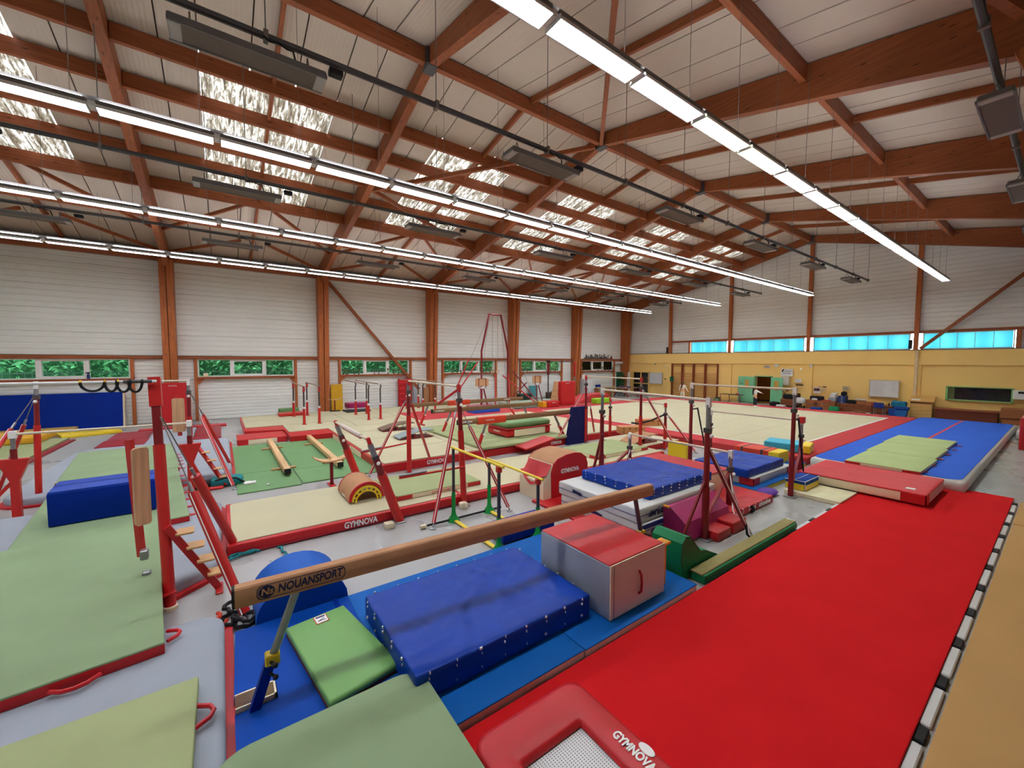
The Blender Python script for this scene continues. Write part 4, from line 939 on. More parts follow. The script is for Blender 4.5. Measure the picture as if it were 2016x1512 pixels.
lad = build('step_rail', MB().bar((-11.6, .0, .04), (-12.3, -.55, .95), .06, .07), RED, t)
for k in range(4):
    f = .2+k*.2; c = Vector((-11.6, .0, .04)).lerp(Vector((-12.3, -.55, .95)), f); build('step', MB().bbox(c.x-.1, c.y-.02, c.z, c.x+.1, c.y+.16, c.z+.02), M('step_plywood', (206, 160, 104), .45), lad)
fr = build('board_frame', MB().bar((-12.35, -.85, 1.2), (-12.42, -.9, 2.15), .05, .08), RED, t)
build('spotter_board', MB().prism(rnd(-.12, 0, .12, .8, .03, 3), -.02, .02, 'Y').xf(Matrix.Translation((-12.3, -.86, 1.3)) @ Matrix.Rotation(radians(-62), 4, 'Z')), BEECH_Z, fr)
# sets across the hall
def across(label, xa, xb, yh, zh, yl, zl, mo, stays, sl=1.55, sll=.9, leanl=0., rod=True, xl=None, r=.055, cap=None, zu=None, zul=None, rl=None, lh=(0, 0)):
    yh = yh if isinstance(yh, tuple) else (yh, yh)
    t = thing('uneven_bars', label, 'bars', ((xa+xb)/2, (yh[0]+yl)/2, 0), UB)
    for k in (0, 1): upright(t, (xa, xb)[k], yh[k], zh, sl, mo, STEEL, (lh[k], 0), r=r, cap=cap, zu=zu)
    build('high_bar', MB().tube((xa+lh[0], yh[0], zh), (xb+lh[1], yh[1], zh), .024, 10), BARW, t, True)
    xl = xl or (xa, xb)
    for x in xl: upright(t, x, yl, zl, sll, mo, STEEL, (0, leanl), r=rl or r, cap=cap, zu=zul or zl-.35)
    build('low_bar', MB().tube((xl[0], yl+leanl, zl), (xl[1], yl+leanl, zl), .024, 10), BARW, t, True)
    if rod:
        for x, x2 in zip((xa, xb), xl):
            build('spreader', MB().tube((x2, yl+(.0), .82), (x, yh[0], .82), .022, 8), mo, t); build('spreader_rod', MB().tube((x2, yl, .86), (x2*.6+x*.4, yl*.6+yh[0]*.4, .86), .018, 8), STEEL, t)
    for (x, y, z), f, k in stays: stay(t, (x, y, z), f, k, .035, mo)
    return t
t3 = across('red uneven bars behind the arch, low bar leaning to the left', -10.25, -7.24, 4.0, 2.47, 2.62, 1.6, RED, [((-10.25, 4, 2.1), (-10.5, 3.0, .02), .12), ((-10.25, 4, 2.1), (-10.7, 4.85, .02), .12), ((-7.45, 4, 2.3), (-6.55, 2.98, .02), .2), ((-7.45, 4, 2.1), (-6.45, 4.6, .02), .22)], lh=(0, -.22), leanl=-.55, xl=(-9.75, -7.22), cap=RED, sll=.95, rl=.085, r=.062)
build('bar_padding', MB().tube((-9.2, 2.07, 1.6), (-7.7, 2.07, 1.6), .04, 12), M('bar_padding', (214, 196, 190), .6), t3, True); build('pad_underside', MB().tube((-9.1, 2.08, 1.565), (-7.75, 2.08, 1.565), .032, 10), RED, t3)
build('head_tube', MB().bar((-7.45, 4.05, 2.45), (-7.6, 3.6, 2.12), .045, .045).bar((-7.45, 3.98, 2.5), (-7.55, 4.3, 3.05), .02, .02).bar((-7.45, 4.02, 2.42), (-7.6, 4.55, 2.98), .02, .02), RED, t3)
t4 = across('red uneven bars by the competition floor with a navy padded post', -10.4, -8.0, 10.85, 2.45, 12.2, 1.56, RED, [((-10.4, 10.85, 2.1), (-10.64, 9.53, .02), .15), ((-10.4, 10.85, 2.4), (-10.9, 11.9, .02), .5), ((-8.0, 10.85, 2.2), (-7.15, 11.75, .02), .2), ((-8.0, 12.2, 1.3), (-7.1, 12.6, .02), .15)], sl=1.25, cap=RED, rod=False)
build('post_padding', MB().prism([(9.95, 0), (10.22, 1.35), (10.95, 1.35), (10.95, 0)], -10.55, -10.4, 'X'), M('navy_pad', (20, 26, 84), .6, .2, .05), t4)
build('belt', MB().path([(-8.55, 11.1, .95), (-8.4, 11.3, .92), (-8.2, 11.7, 1.02), (-8.02, 12.15, 1.2)], .03, 6), BLACK, t4, True)
t5 = across('dark red uneven bars beside the white mat stack', -6.2, -3.5, (7.0, 6.55), 2.365, 8.2, 1.195, DRED, [((-6.2, 7.0, 1.3), (-6.9, 7.4, .02), .0), ((-3.5, 6.55, 1.6), (-3.0, 7.15, .02), .04)], sl=.9, sll=.6, cap=WHITE, rod=False, xl=(-6.35, -3.9), r=.06, zu=1.85, zul=.85)
build('strap_end', MB().path([(-3.06, 7.05, .3), (-3.02, 7.0, .14), (-2.96, 7.1, .03), (-2.9, 7.3, .012)], .022, 6), BLACK, t5, True); build('strap_end', MB().path([(-3.03, 7.02, .34), (-2.98, 6.98, .16), (-2.93, 7.12, .04), (-2.84, 7.3, .015)], .012, 6), LET, t5, True)
build('post_brace', MB().bar((-3.5, 6.5, 1.0), (-3.62, 6.05, .05), .035, .035), DRED, t5)
for x, y, x2 in ((-6.2, 7.0, -6.35), (-3.5, 6.55, -3.9)):
    build('spreader', MB().bar((x, y, .36), (x2, 8.15, .78), .05, .05), DRED, t5)
build('rope', MB().path([(-3.88, 8.15, .78), (-3.7, 7.9, .5), (-3.64, 7.8, .2), (-3.5, 7.7, .03), (-3.3, 7.6, .02)], .012, 6).path([(-3.9, 8.2, .8), (-3.84, 8.22, .45), (-3.75, 8.25, .2)], .01, 6).path([(-6.33, 8.2, .85), (-6.25, 8.0, .66), (-6.2, 8.05, .5), (-6.25, 8.1, .62), (-6.32, 8.05, .3)], .014, 6), LET, t5, True)
t6 = across('dark red uneven bars in front of the blue tumbling track', -5.92, -3.53, 10.2, 2.4, 11.85, 1.53, DRED, [], sl=.9, sll=.8, cap=WHITE, rod=False, xl=(-6.25, -3.92), r=.055, zu=1.92, zul=1.12)
for x in (-5.92, -3.53):
    build('side_frame', MB().bar((x-.02, 10.25, 1.72), (x-.04, 10.6, 1.72), .03, .03).bar((x-.04, 10.58, 1.74), (x-.1, 11.2, .4), .03, .03), BLACK, t6)
build('spreader', MB().bar((-3.53, 10.25, .3), (-3.9, 11.85, .9), .05, .05), DRED, t6); build('head_cap', MB().bbox(-3.98, 11.78, 1.46, -3.86, 11.92, 1.62), RED, t6)
single('foam_pod', 'small purple pod cushion on the floor at the foot of the bars', 'cushion', MB().ball((-3.9, 9.95, .07), .2, .3, .07, 12, 6), M('violet_vinyl', (92, 48, 150), .5))
# bands, bag and bits on the floor
def squiggle(name, label, cat, c, mats, seed, n=5, r=.02):
    rr = random.Random(seed); t = thing(name, label, cat, (c[0], c[1], 0))
    for k in range(n):
        P = []; x, y = c[0]+rr.uniform(-.1, .1), c[1]+rr.uniform(-.15, .15); a = rr.uniform(0, 6.3)
        for i in range(9): a += rr.uniform(-1.1, 1.1); x += .06*cos(a); y += .06*sin(a); P.append((x, y, .022+.012*k+rr.uniform(0, .01)))
        build('band', MB().path(P, r, 6), mats[k % len(mats)], t, True)
ORR = M('orange_red_band', (206, 60, 34), .6)
squiggle('resistance_bands', 'tangle of black and orange-red elastic bands on the floor by the near grey mat', 'bands', (-5.55, -.05), [BLACK, BLACK, ORR], 4, 8, .022)
squiggle('resistance_band', 'teal elastic band lying at the foot of the runway', 'band', (-7.25, .45), [M('teal_band', (20, 120, 124), .6)], 8, 3, .018)
TEAL = M('teal_fabric', (24, 130, 134), .7)
t = thing('shoulder_bag', 'teal and black sports bag on the floor beside the left uneven bars', 'bag', (-11.75, .1, 0))
build('body', MB().soft(-12.0, -.3, 0, -11.6, .35, .2, .07, .15, .03, 4), TEAL, t, True); build('flap', MB().soft(-11.98, -.62, 0, -11.66, -.28, .16, .06, .15, .03, 4), BLACK, t, True)
build('strap', MB().path([(-11.62, -.2, .18), (-11.5, 0, .24), (-11.55, .2, .2), (-11.6, .38, .05)], .02, 6), BLACK, t, True)
single('flip_flop', 'red and white slipper on the floor in front of the teal bag', 'shoe', MB().soft(-11.6, -.35, 0, -11.45, -.05, .06, .03, .1), RED)
single('sock_pair', 'crumpled white and black socks on the flat green mat edge', 'socks', MB().soft(-11.55, .35, .02, -11.4, .6, .08, .03, .06, .02, 8), LET)
# ---------------------------------------------------------------- sprung floors beyond the runway
t = thing('sprung_floor', 'wide cream carpeted sprung floor under the parallel bars, red edge with white lettering', 'floor mat', (-17, 8, 0))
ft = [(-23.6, .68), (-18.85, .68), (-18.4, 2.0), (-16.62, 2.0), (-16.55, 3.42), (-10.6, 3.42), (-10.6, 13.6), (-23.6, 13.6)]
build('foam_base', MB().prism([(x+(.03 if x > -18 else 0), y-.03) for x, y in ft], 0, .22), REDV, t)
seams = [-23.6, -21.6, -19.6, -17.6, -16.0, -14.3, -12.4, -10.63]
for a, b_ in zip(seams, seams[1:]):
    y0 = .7 if b_ <= -18.8 else (2.03 if b_ <= -16.6 else 3.45)
    if a < -18.85 < b_: y0 = 2.03
    cuts = [y0, 6.2, 10., 13.6] if a > -18 else [y0, 4.6, 7.0, 13.6]
    for c0, c1 in zip(cuts, cuts[1:]): build('carpet_strip', MB().box(a+.012, c0+.01, .2, b_-.012, c1-.01, .25), BEIGE, t)
build('cream_edge', MB().box(-16.4, 3.37, .02, -14.2, 3.4, .19).box(-13.9, 3.37, .02, -12.6, 3.4, .19), CREAM, t)
lettering('GYMNOVA', .16, (-10.56, 4.95, .12), (0, 1, 0), (0, 0, 1), LET, t, bold=.004, width=.62)
lettering('GYMNOVA', .14, (-10.56, 9.55, .12), (0, 1, 0), (0, 0, 1), LET, t, bold=.004, width=.5)
# red run-up carpet behind the beams
single('carpet_run', 'faded red run-up carpet behind the beams on the left of the competition floor', 'carpet', MB().box(-20.6, 7.4, .25, -17.5, 13.5, .262), PINKV, False)
# competition floor
t = thing('competition_floor', 'big cream competition floor with red border in front of the ochre wall', 'floor mat', (-11.3, 20.7, 0))
build('border', MB().bbox(-18.6, 13.66, 0, -4.36, 28.1, .236, .02), M('red_border', (186, 62, 64), .85, .15, .04, 1), t)
n = 6
for k in range(n):
    a = -17.25+12*k/n; build('carpet_strip', MB().box(a+.004, 14.62, .2, a+12/n-.004, 26.72, .25), BEIGE, t)
build('boundary_tape', MB().box(-17.3, 14.56, .2, -5.2, 14.62, .251).box(-17.3, 26.72, .2, -5.2, 26.78, .251).box(-5.25, 14.6, .2, -5.19, 26.75, .251), LET, t)
build('border_seam', MB().box(-18.6, 14.1, .2, -4.36, 14.115, .2375).box(-4.9, 13.7, .2, -4.885, 28, .2375), MAROON, t)
# beams, their mats
BMG = 'lime mats under the three beams'
for x0, x1 in ((-15.3, -14.1), (-14.08, -12.9), (-12.88, -11.7), (-11.68, -10.5)):
    for y0, y1, nm in ((6.45, 8.3, 'near'), (8.32, 10.15, 'far')):
        single('gym_mat', 'lime mat under the beams, %s end, %s row from the camera side' % (nm, {-15.3: 'fourth', -14.08: 'third', -12.88: 'second', -11.68: 'first'}[x0]), 'mat', MB().soft(x0, y0, .25, x1, y1, .33, .015, .6), LIME, True, BMG)
FARB = M('brown_suede', (138, 106, 76), .9, .1, .07, 5)
ORP = M('orange_red_vinyl', (214, 64, 36), .45)
def beam(label, x, y0, y1, pad, txt, legs, z=1.2):
    t = thing('balance_beam', label, 'beam', (x, y0, .25), 'balance beams by the sprung floor')
    def sh(mb): return mb.xf(Matrix.Translation((x, 0, 0)))
    build('beam', sh(beam_body(MB(), y0+.03, y1-.03, z)), FARB, t, 30); build('end_cap', sh(beam_body(MB(), y0, y0+.03, z-.002, .098, .126, .156)), BLACK, t); build('end_cap', sh(beam_body(MB(), y1-.03, y1, z-.002, .098, .126, .156)), FARB, t)
    if pad: build('padding_sleeve', sh(beam_body(MB(), pad[0], pad[1], z+.02, .16, .18, .22)), ORP, t); lettering('GYMNOVA', .07, (x+.092, (pad[0]+pad[1])/2-.1, z-.08), (0, 1, 0), (0, 0, 1), LET, t, width=.32)
    if txt: lettering('GYMNOVA', .08, (x+.068, txt, z-.08), (0, 1, 0), (0, 0, 1), LET, t, bold=.002, width=.38)
    for ya, yb in legs:
        l = build('leg', MB().bar((x+.0, ya, .3), (x, ya*.5+yb*.5, .68), .08, .08), RED, t); build('sliding_leg', MB().bar((x, ya*.52+yb*.48, .66), (x, yb, z-.14), .06, .06), STEEL, l)
        build('foot', MB().bbox(x-.35, ya-.05, .25, x+.35, ya+.05, .3), RED, l); build('knob', MB().ball((x+.08, ya*.5+yb*.5, .66), .035, n=8, k=6), WHITE, l, True)
beam('tan balance beam nearest of three behind the runway, orange pad and white lettering at its near end', -10.9, 5.8, 10.6, (6.5, 7.55), 6.1, [(6.55, 6.85), (10.2, 9.75)])
beam('tan balance beam in the middle of the three, black cap at its near end', -13.87, 6.3, 11.4, None, 6.6, [(6.75, 7.1), (11.0, 10.6)])
beam('tan balance beam farthest of three, orange pad near its middle', -16.3, 6.4, 12.4, (8.2, 9.3), 11.4, [(6.9, 7.25), (11.9, 11.4)])
t = thing('foam_vault', 'low red and cream foam vault box with a green cushion top, on the lime mats', 'vault box', (-11.95, 8.95, .33))
build('body', MB().bbox(-12.6, 7.95, .34, -11.3, 9.95, .62, .06), REDV, t); build('cream_panel', MB().box(-11.31, 8.25, .36, -11.29, 9.65, .6), CREAM, t); build('piping', MB().bbox(-12.62, 7.93, .61, -11.28, 9.97, .65, .03), REDV, t)
build('cushion', MB().soft(-12.6, 7.95, .64, -11.3, 9.95, .86, .1, .2), M('green_cushion', (118, 150, 100), .6, .2, .05, 2), t, True); lettering('GYMNOVA', .1, (-11.95, 7.938, .5), (1, 0, 0), (0, 0, 1), LET, t, width=.42)
single('foam_pad', 'small red foam pad on the lime mats behind the first beam', 'foam', MB().bbox(-14.4, 9.2, .33, -13.9, 9.7, .5), REDV, False, 'small red pads')
single('springboard_cover', 'orange-red vaulting board lying on the floor before the foam vault box', 'springboard', MB().prism([(7.7, .2), (8.9, .42), (8.9, .46), (7.7, .24)], -10.5, -9.9, 'X'), RED, False)
def springboard(label, x, y, z, top, rot=0.):
    t = thing('springboard', label, 'springboard', (x, y, z), 'springboards'); mb = MB(); n = 10; vs = []
    for i in range(n+1):
        u = i/n; yy = y-.65+1.3*u; zz = z+.05+.2*sin(u*pi*.62); vs += [(x-.32, yy, zz), (x+.32, yy, zz), (x-.32, yy, zz+.03), (x+.32, yy, zz+.03)]
    fs = []
    for i in range(n): a = 4*i; fs += [(a+2, a+3, a+7, a+6), (a+1, a, a+4, a+5), (a, a+2, a+6, a+4), (a+3, a+1, a+5, a+7)]
    mb.add(vs, fs+[(0, 1, 3, 2), (4*n+2, 4*n+3, 4*n+1, 4*n)]).turn((x, y), rot); build('deck', mb, top, t); build('frame', MB().box(x-.3, y-.6, z, x+.3, y+.6, z+.04).box(x-.28, y-.1, z+.04, x+.28, y-.02, z+.16).turn((x, y), rot), DRED, t)
    for s in (-.2, .2): build('spring', MB().path([(x+s+.045*cos(k*1.3), y+.35+.045*sin(k*1.3), z+.04+k*.0105) for k in range(16)], .008, 5), STEEL, t)
springboard('brown springboard on the cream sprung floor, the farther of two', -15.7, 5.6, .25, M('board_brown', (118, 92, 74), .6)); springboard('grey springboard on the cream sprung floor, the nearer of two', -13.75, 5.55, .25, M('board_grey', (136, 150, 148), .6))
springboard('tan springboard on the red and cream mat behind the blue crash mat', -8.7, 11.75, .2, SUEDE)
# mats by the second set of bars
topped('thick_mat', 'red-sided cream mat between the bars and the competition floor', 'mat', -9.95, 11.1, -8.15, 13.3, 0, .2, REDV, BEIGE, corners=[(-8.15, 11.1)], cmat=CREAM)
single('foam_block', 'upright yellow foam block among the bars by the red and cream mat', 'foam block', MB().bbox(-7.3, 11.3, 0, -6.7, 11.6, .5), YELV, False)
single('foam_roll', 'green half-round foam roll beside the far blue crash mat', 'foam block', MB().prism([(9.7+.35-.35*cos(pi*k/10), .35*sin(pi*k/10)) for k in range(11)], -6.9, -5.7, 'X'), GRASSV, 30)
def plybox(label, x, y, z, rot):
    t = thing('plyo_box', label, 'box', (x, y, z), 'wooden boxes with round holes')
    build('body', MB().bbox(x-.5, y-.22, z, x+.5, y+.22, z+.28).turn((x, y), rot), wood('ply_tan', (196, 134, 84), 'X', knots=False), t)
    mb = MB()
    for k in (-.36, -.12, .12, .36):
        for q in (.08, .2):
            if q == .08 and k in (-.12, .12): continue
            mb.tube((x+k, y-.221, z+q), (x+k, y-.224, z+q), .028, 10)
    for k in (-.1, .1): mb.tube((x+.501, y+k, z+.15), (x+.504, y+k, z+.15), .028, 10)
    h = build('hole_rims', mb.turn((x, y), rot), BLACK, t); h['kind'] = 'stuff'
plybox('wooden box with round holes, nearer and lower of two at the floor edge', -10.0, 12.95, .2, 60); plybox('wooden box with round holes, farther of two at the floor edge', -10.6, 14.9, .25, 60)
# blue tumbling track and what lies on it
t = thing('tumbling_track', 'long blue inflatable tumbling track with white sides and red centre line', 'tumbling track', (-2.8, 20.8, 0))
build('body', MB().soft(-4.28, 13.6, 0, -1.27, 28.1, .29, .1, .8), WHITV, t, True); build('top_cover', MB().prism(rnd(-4.22, 13.68, -1.36, 28.05, .25), .285, .298), M('track_blue', (44, 96, 204), .75, .2, .04, 1.2), t)
build('centre_line', MB().box(-2.9, 13.8, .297, -2.82, 28, .301), M('line_red', (206, 60, 70), .7), t)
for k, (y0, y1) in enumerate(((13.5, 15.6), (15.64, 17.7), (17.74, 19.8))):
    t = topped('gym_mat', ['lime mat nearest on the blue track, overhanging the red crash mat', 'lime mat in the middle of three on the blue track', 'lime mat farthest of three on the blue track'][k], 'mat', -3.44-.05*k, y0, -2.0-.06*k, y1, .3, .385, CREAM, M('pale_lime', (176, 190, 132), .85, .15, .04, 1.3), .012, corners=[(-2.0-.06*k, y0), (-3.44-.05*k, y0)], group='lime mats on the blue track')
    build('velcro_tab', MB().prism([(-2.03, y0+.4), (-1.93, y0+.5), (-2.03, y0+.6)], .31, .32), REDV, t); build('velcro_tab', MB().prism([(-2.03, y0+1.4), (-1.93, y0+1.5), (-2.03, y0+1.6)], .31, .32), REDV, t)
t = thing('crash_mat', 'wide red crash mat with cream front at the far end of the carpet run', 'mat', (-2.75, 12.45, .06))
build('body', MB().soft(-3.84, 11.5, .09, -1.6, 13.42, .3, .03, .4), CREAM, t, True); build('top_cover', MB().soft(-3.85, 11.49, .28, -1.59, 13.43, .32, .02, .08, .008, 2.2, 11, .005, 1., 7), M('crash_red', (204, 52, 58), .5, .3, .05, 1.2, .1, 10), t, True)
build('corner_panel', MB().box(-1.98, 11.485, .1, -1.59, 11.51, .29).box(-1.61, 11.485, .1, -1.585, 11.75, .29), REDV, t); build('corner_panel', MB().box(-3.85, 11.485, .1, -3.6, 11.51, .29), REDV, t); build('white_side', MB().box(-1.605, 11.76, .1, -1.588, 13.3, .29), WHITV, t); build('patch', MB().bbox(-1.95, 11.72, .315, -1.8, 11.84, .336, .003), LET, t)
topped('flat_mat', 'low cream mat on the floor in front of the red crash mat', 'mat', -3.72, 10.36, -2.68, 11.45, 0, .09, CREAM, M('cream_top', (218, 210, 172), .8), .012)
t = thing('foam_box', 'small blue and yellow foam box with white seams by the low cream mat', 'foam block', (-3.56, 10.98, .09))
build('body', MB().bbox(-3.77, 10.55, .092, -3.38, 11.4, .31), ROYAL, t); build('yellow_side', MB().box(-3.375, 10.56, .1, -3.37, 11.38, .22).box(-3.76, 10.543, .1, -3.39, 10.548, .24), YELV, t); build('seams', MB().tube((-3.375, 10.545, .31), (-3.375, 11.4, .31), .008, 5).tube((-3.775, 10.545, .31), (-3.375, 10.545, .31), .008, 5).tube((-3.375, 10.545, .1), (-3.375, 10.545, .31), .008, 5).tube((-3.58, 10.55, .312), (-3.58, 11.4, .312), .006, 5), LET, t)
lettering('GYM', .08, (-3.365, 11.15, .27), (0, 1, 0), (0, 0, 1), LET, t, width=.2) if False else None
topped('flat_mat', 'azure flat mat with yellow sides under the far blue crash mat', 'mat', -5.8, 9.75, -4.05, 12.2, 0, .1, YELV, AZURE, .012)
topped('flat_mat', 'second azure flat mat beside the end of the blue tumbling track', 'mat', -5.9, 12.22, -4.35, 13.6, 0, .1, YELV, AZURE, .012)
t = topped('thick_mat', 'white mat with red corners under the far blue crash mat', 'mat', -5.75, 9.95, -4.2, 12.15, .1, .29, WHITV, WHITV, corners=[(-4.2, 9.95), (-4.2, 12.15)])
crash('creased dark blue crash mat on the white and red mat before the blue track', -5.6, 9.85, -4.28, 11.85, .29, .49, seed=9, amp=.03, laces=None)
t = thing('foam_box', 'orange-red foam block with a yellow end behind the far blue crash mat', 'foam block', (-5.3, 13, .1))
build('body', MB().bbox(-5.95, 12.7, .1, -5.0, 13.4, .44, .02), ORP, t); build('yellow_end', MB().bbox(-5.0, 12.7, .1, -4.72, 13.4, .43, .02), YELV, t); build('straps', MB().box(-5.75, 12.69, .1, -5.7, 13.41, .446).box(-5.2, 12.69, .1, -5.15, 13.41, .446), DSTEEL, t)
t = thing('foam_box', 'cyan foam block with a yellow end beside the corner of the competition floor', 'foam block', (-5, 14.3, .25))
build('body', MB().bbox(-5.7, 14.0, .25, -4.75, 14.85, .5, .02).turn((-5.2, 14.4), 12), M('cyan_vinyl', (60, 176, 204), .45), t); build('yellow_end', MB().bbox(-4.75, 14.0, .25, -4.5, 14.85, .49, .02).turn((-5.2, 14.4), 12), YELV, t)
t = thing('foam_block', 'tall red foam block standing at the right edge of the picture', 'foam block', (-.6, 23, 0)); build('body', MB().soft(-.95, 22.2, 0, -.1, 24.2, 1.1, .03, .4), REDV, t, True)
for k in range(2): single('thick_mat', ['white mat on the floor beside the far end of the blue track, lower of two', 'white mat on the floor beside the far end of the blue track, upper of two'][k], 'mat', MB().soft(-1.15, 25.0, .02+k*.16, -.2, 29, .16+k*.16, .03, .7), WHITV, True, 'white mats by the track')
# ---------------------------------------------------------------- parallel bars and rings
def pbars(label, x0, x1, ya, yb, z, elbow, xs):
    t = thing('parallel_bars', label, 'parallel bars', ((x0+x1)/2, (ya+yb)/2, .25), 'parallel bars by the left wall')
    for y in (ya, yb):
        build('rail', MB().tube((x0, y, z), (x1, y, z), .026, 8), wood('rail_wood', (170, 150, 128), 'X', knots=False), t, True)
        for x in xs:
            yy = y+(.0 if not elbow else 0); p = build('post', MB().tube((x, yy, .25), (x, yy, .95), .055, 10), RED, t, True)
            build('sliding_tube', MB().path([(x, yy, .9), (x, yy, z-.2), (x+(.12 if not elbow else .1), yy, z-.1), (x+.04, yy, z-.02)], .034, 8), DSTEEL, p, True)
            build('collar', MB().tube((x, yy, .93), (x, yy, 1.02), .062, 10), WHITE, p); build('base_plate', MB().bbox(x-.1, yy-.08, .25, x+.1, yy+.08, .28), RED, p)
            if elbow: build('elbow', MB().path([(x, yy, z-.22), (x+.12, yy, z-.14), (x+.02, yy, z-.03)], .05, 8), RED, p, True)
pbars('parallel bars with red elbows beside the first wall column', -22.6, -18.9, 2.82, 3.42, 1.9, True, (-22.3, -19.2))
pbars('parallel bars in front of the second window, magenta box behind', -23.4, -19.4, 5.5, 6.05, 1.9, False, (-21.3, -19.05))
pbars('parallel bars farthest along the left wall, behind the red bar post', -23.3, -19.0, 8.6, 9.3, 1.9, False, (-22.3, -20.0))
t = thing('rings_frame', 'tall red steel rings frame with cables against the left wall', 'rings', (-21, 13.8, 0))
for s in (-1, 1): build('leg', MB().path([(-21, 13.82+s*.98, .0), (-21, 13.82+s*.98, 3.6), (-21, 13.82+s*.42, 5.9)], .06, 10), DRED, t, True)
build('crossbar', MB().path([(-21, 13.4, 5.9), (-21, 13.62, 5.85), (-21, 14.02, 5.85), (-21, 14.24, 5.9)], .045, 8), DRED, t, True)
for y in (13.62, 14.02):
    build('cable', MB().tube((-21, y, 5.85), (-21, y, 2.55), .009, 5), WIRE, t); build('strap', MB().bar((-21, y, 2.85), (-21, y, 2.45), .03, .012), CREAM, t); build('ring', MB().torus((-21, y, 2.34), .11, .02, 'X', 18, 6), BEECH, t, True)
for y, yy in ((13.4, 11.6), (14.24, 15.9)):
    for x in (-22.6, -19.4): build('guy_wire', MB().tube((-21, y, 5.88), (x, yy, .26), .008, 5), WIRE, t)
for yy, s in ((13.3, .3), (14.3, .4)): build('stay_tube', MB().tube((-20.2, yy, 2.2), (-19.6, yy-.35, .25), .035, 8), RED, t, True)
def spotter(label, x, y, z, w, h):
    t = thing('coach_stand', label, 'stand', (x, y, .25), 'red coach stands with wooden boards')
    build('board', MB().bbox(x-.02, y-w/2, z, x+.02, y+w/2, z+h, .015), BEECH, t)
    build('frame', MB().path([(x+.035, y-w*.27, z-.08), (x+.035, y-w*.27, z+h), (x+.035, y+w*.27, z+h), (x+.035, y+w*.27, z-.08)], .025, 6, closed=True), DRED, t)
    for s in (-1, 1): build('leg', MB().bar((x, y+s*.08, z-.06), (x+.3, y+s*.25, .25), .07, .05), DRED, t)
    build('head', MB().bbox(x-.06, y-.12, z-.14, x+.06, y+.12, z-.05), WHITE, t)
spotter('red coach stand with a wooden board, left one below the third window', -19, 11.65, 1.62, .85, .42); spotter('red coach stand with a wooden board, right one below the fourth window', -20, 16.4, 1.62, .75, .45)
t = thing('high_bar_post', 'dark padded bar post in front of the fourth window', 'post', (-21, 18.2, 0)); build('post', MB().tube((-21, 18.2, .25), (-21, 18.2, 2.3), .05, 10), DSTEEL, t); build('padding', MB().tube((-21, 18.2, 2.1), (-21, 18.2, 2.95), .09, 10), DRED, t); build('head', MB().bbox(-21.1, 18.1, 2.92, -20.9, 18.3, 3.05), BLACK, t); build('bar', MB().tube((-21, 18.2, 2.98), (-21, 20.6, 2.98), .03, 8), DSTEEL, t)
t = thing('high_bar_post', 'red and grey bar post beside the last wall column', 'post', (-21.4, 20.6, 0)); build('post', MB().tube((-21, 20.7, .25), (-21, 20.7, 2.0), .06, 10), STEEL, t); build('padding', MB().path([(-21, 20.7, 1.9), (-21, 20.7, 2.8), (-21, 20.6, 3.0)], .08, 8), RED, t); build('base_plate', MB().bbox(-21.2, 20.5, .25, -20.8, 20.9, .28), STEEL, t)
for k, (ya, yb) in enumerate(((15.0, 17.0), (16.1, 17.15))): pass
t = thing('bar_stays', 'pair of crossed red stay tubes below the fourth window', 'stay', (-20, 15.4, .25))
build('stay', MB().tube((-21, 14.4, 2.1), (-19.2, 15.9, .27), .04, 8), RED, t, True); build('stay', MB().tube((-21, 15.2, 2.35), (-19.1, 16.0, .27), .04, 8), DRED, t, True); build('stay', MB().tube((-20.6, 16.0, 1.6), (-21.0, 14.6, .27), .04, 8), DRED, t, True)
# ---------------------------------------------------------------- things along the left wall
t = thing('wall_mat', 'huge blue crash mat leaning upright on the left wall under the first window', 'mat', (-25, -6.2, 0))
build('cover', MB().prism([(-25.12, .02), (-24.72, .02), (-24.95, 1.56), (-25.2, 1.56)], -9.5, -3.66, 'Y'), NAVYV, t, False); build('cream_side', MB().prism([(-25.12, .02), (-24.74, .02), (-24.97, 1.55), (-25.2, 1.55)], -3.66, -3.6, 'Y'), CREAM, t)
YM = 'yellow mats at the foot of the left wall'
t = thing('gym_mat', 'yellow mat with black handles lying at the foot of the blue wall mat', 'mat', (-23.2, -4.4, 0), YM); build('body', MB().soft(-23.9, -5.3, .0, -22.5, -3.6, .12, .03, .5).turn((-23.2, -4.4), 20), YELV, t, True); build('carry_handle', MB().bar((-22.8, -4.9, .06), (-22.7, -4.0, .06), .02, .05), BLACK, t)
single('gym_mat', 'cream-edged yellow mat half behind the flat yellow one on the left', 'mat', MB().soft(-24.5, -7.4, 0, -23.3, -5.0, .2, .03, .5), M('ochre_vinyl', (206, 170, 84), .5), True, YM)
t = thing('crash_mat', 'crumpled orange-yellow mat folded on the lime mats at the far left edge', 'mat', (-21.6, -5.8, .1), YM); build('cover', MB().soft(-22.6, -7.6, .1, -20.9, -5.2, .34, .06, .12, .05, 2.2, 4), M('orange_yellow_vinyl', (226, 168, 44), .5, .3, .06, 2), t, True)
single('gym_mat', 'lime mat with maroon edge pointing towards the red bar post on the far left', 'mat', MB().quadbox([(-16.8, -4.75), (-21.8, -4.7), (-21.8, -7.6), (-17.0, -7.6)], .0, .1), LIME, False)
single('flat_mat', 'maroon strip mat along the edge of the far left lime mat', 'mat', MB().quadbox([(-16.7, -4.6), (-21.6, -4.5), (-21.6, -4.68), (-16.7, -4.73)], 0, .05), MAROON, False)
MG = 'maroon mats in front of the left wall'
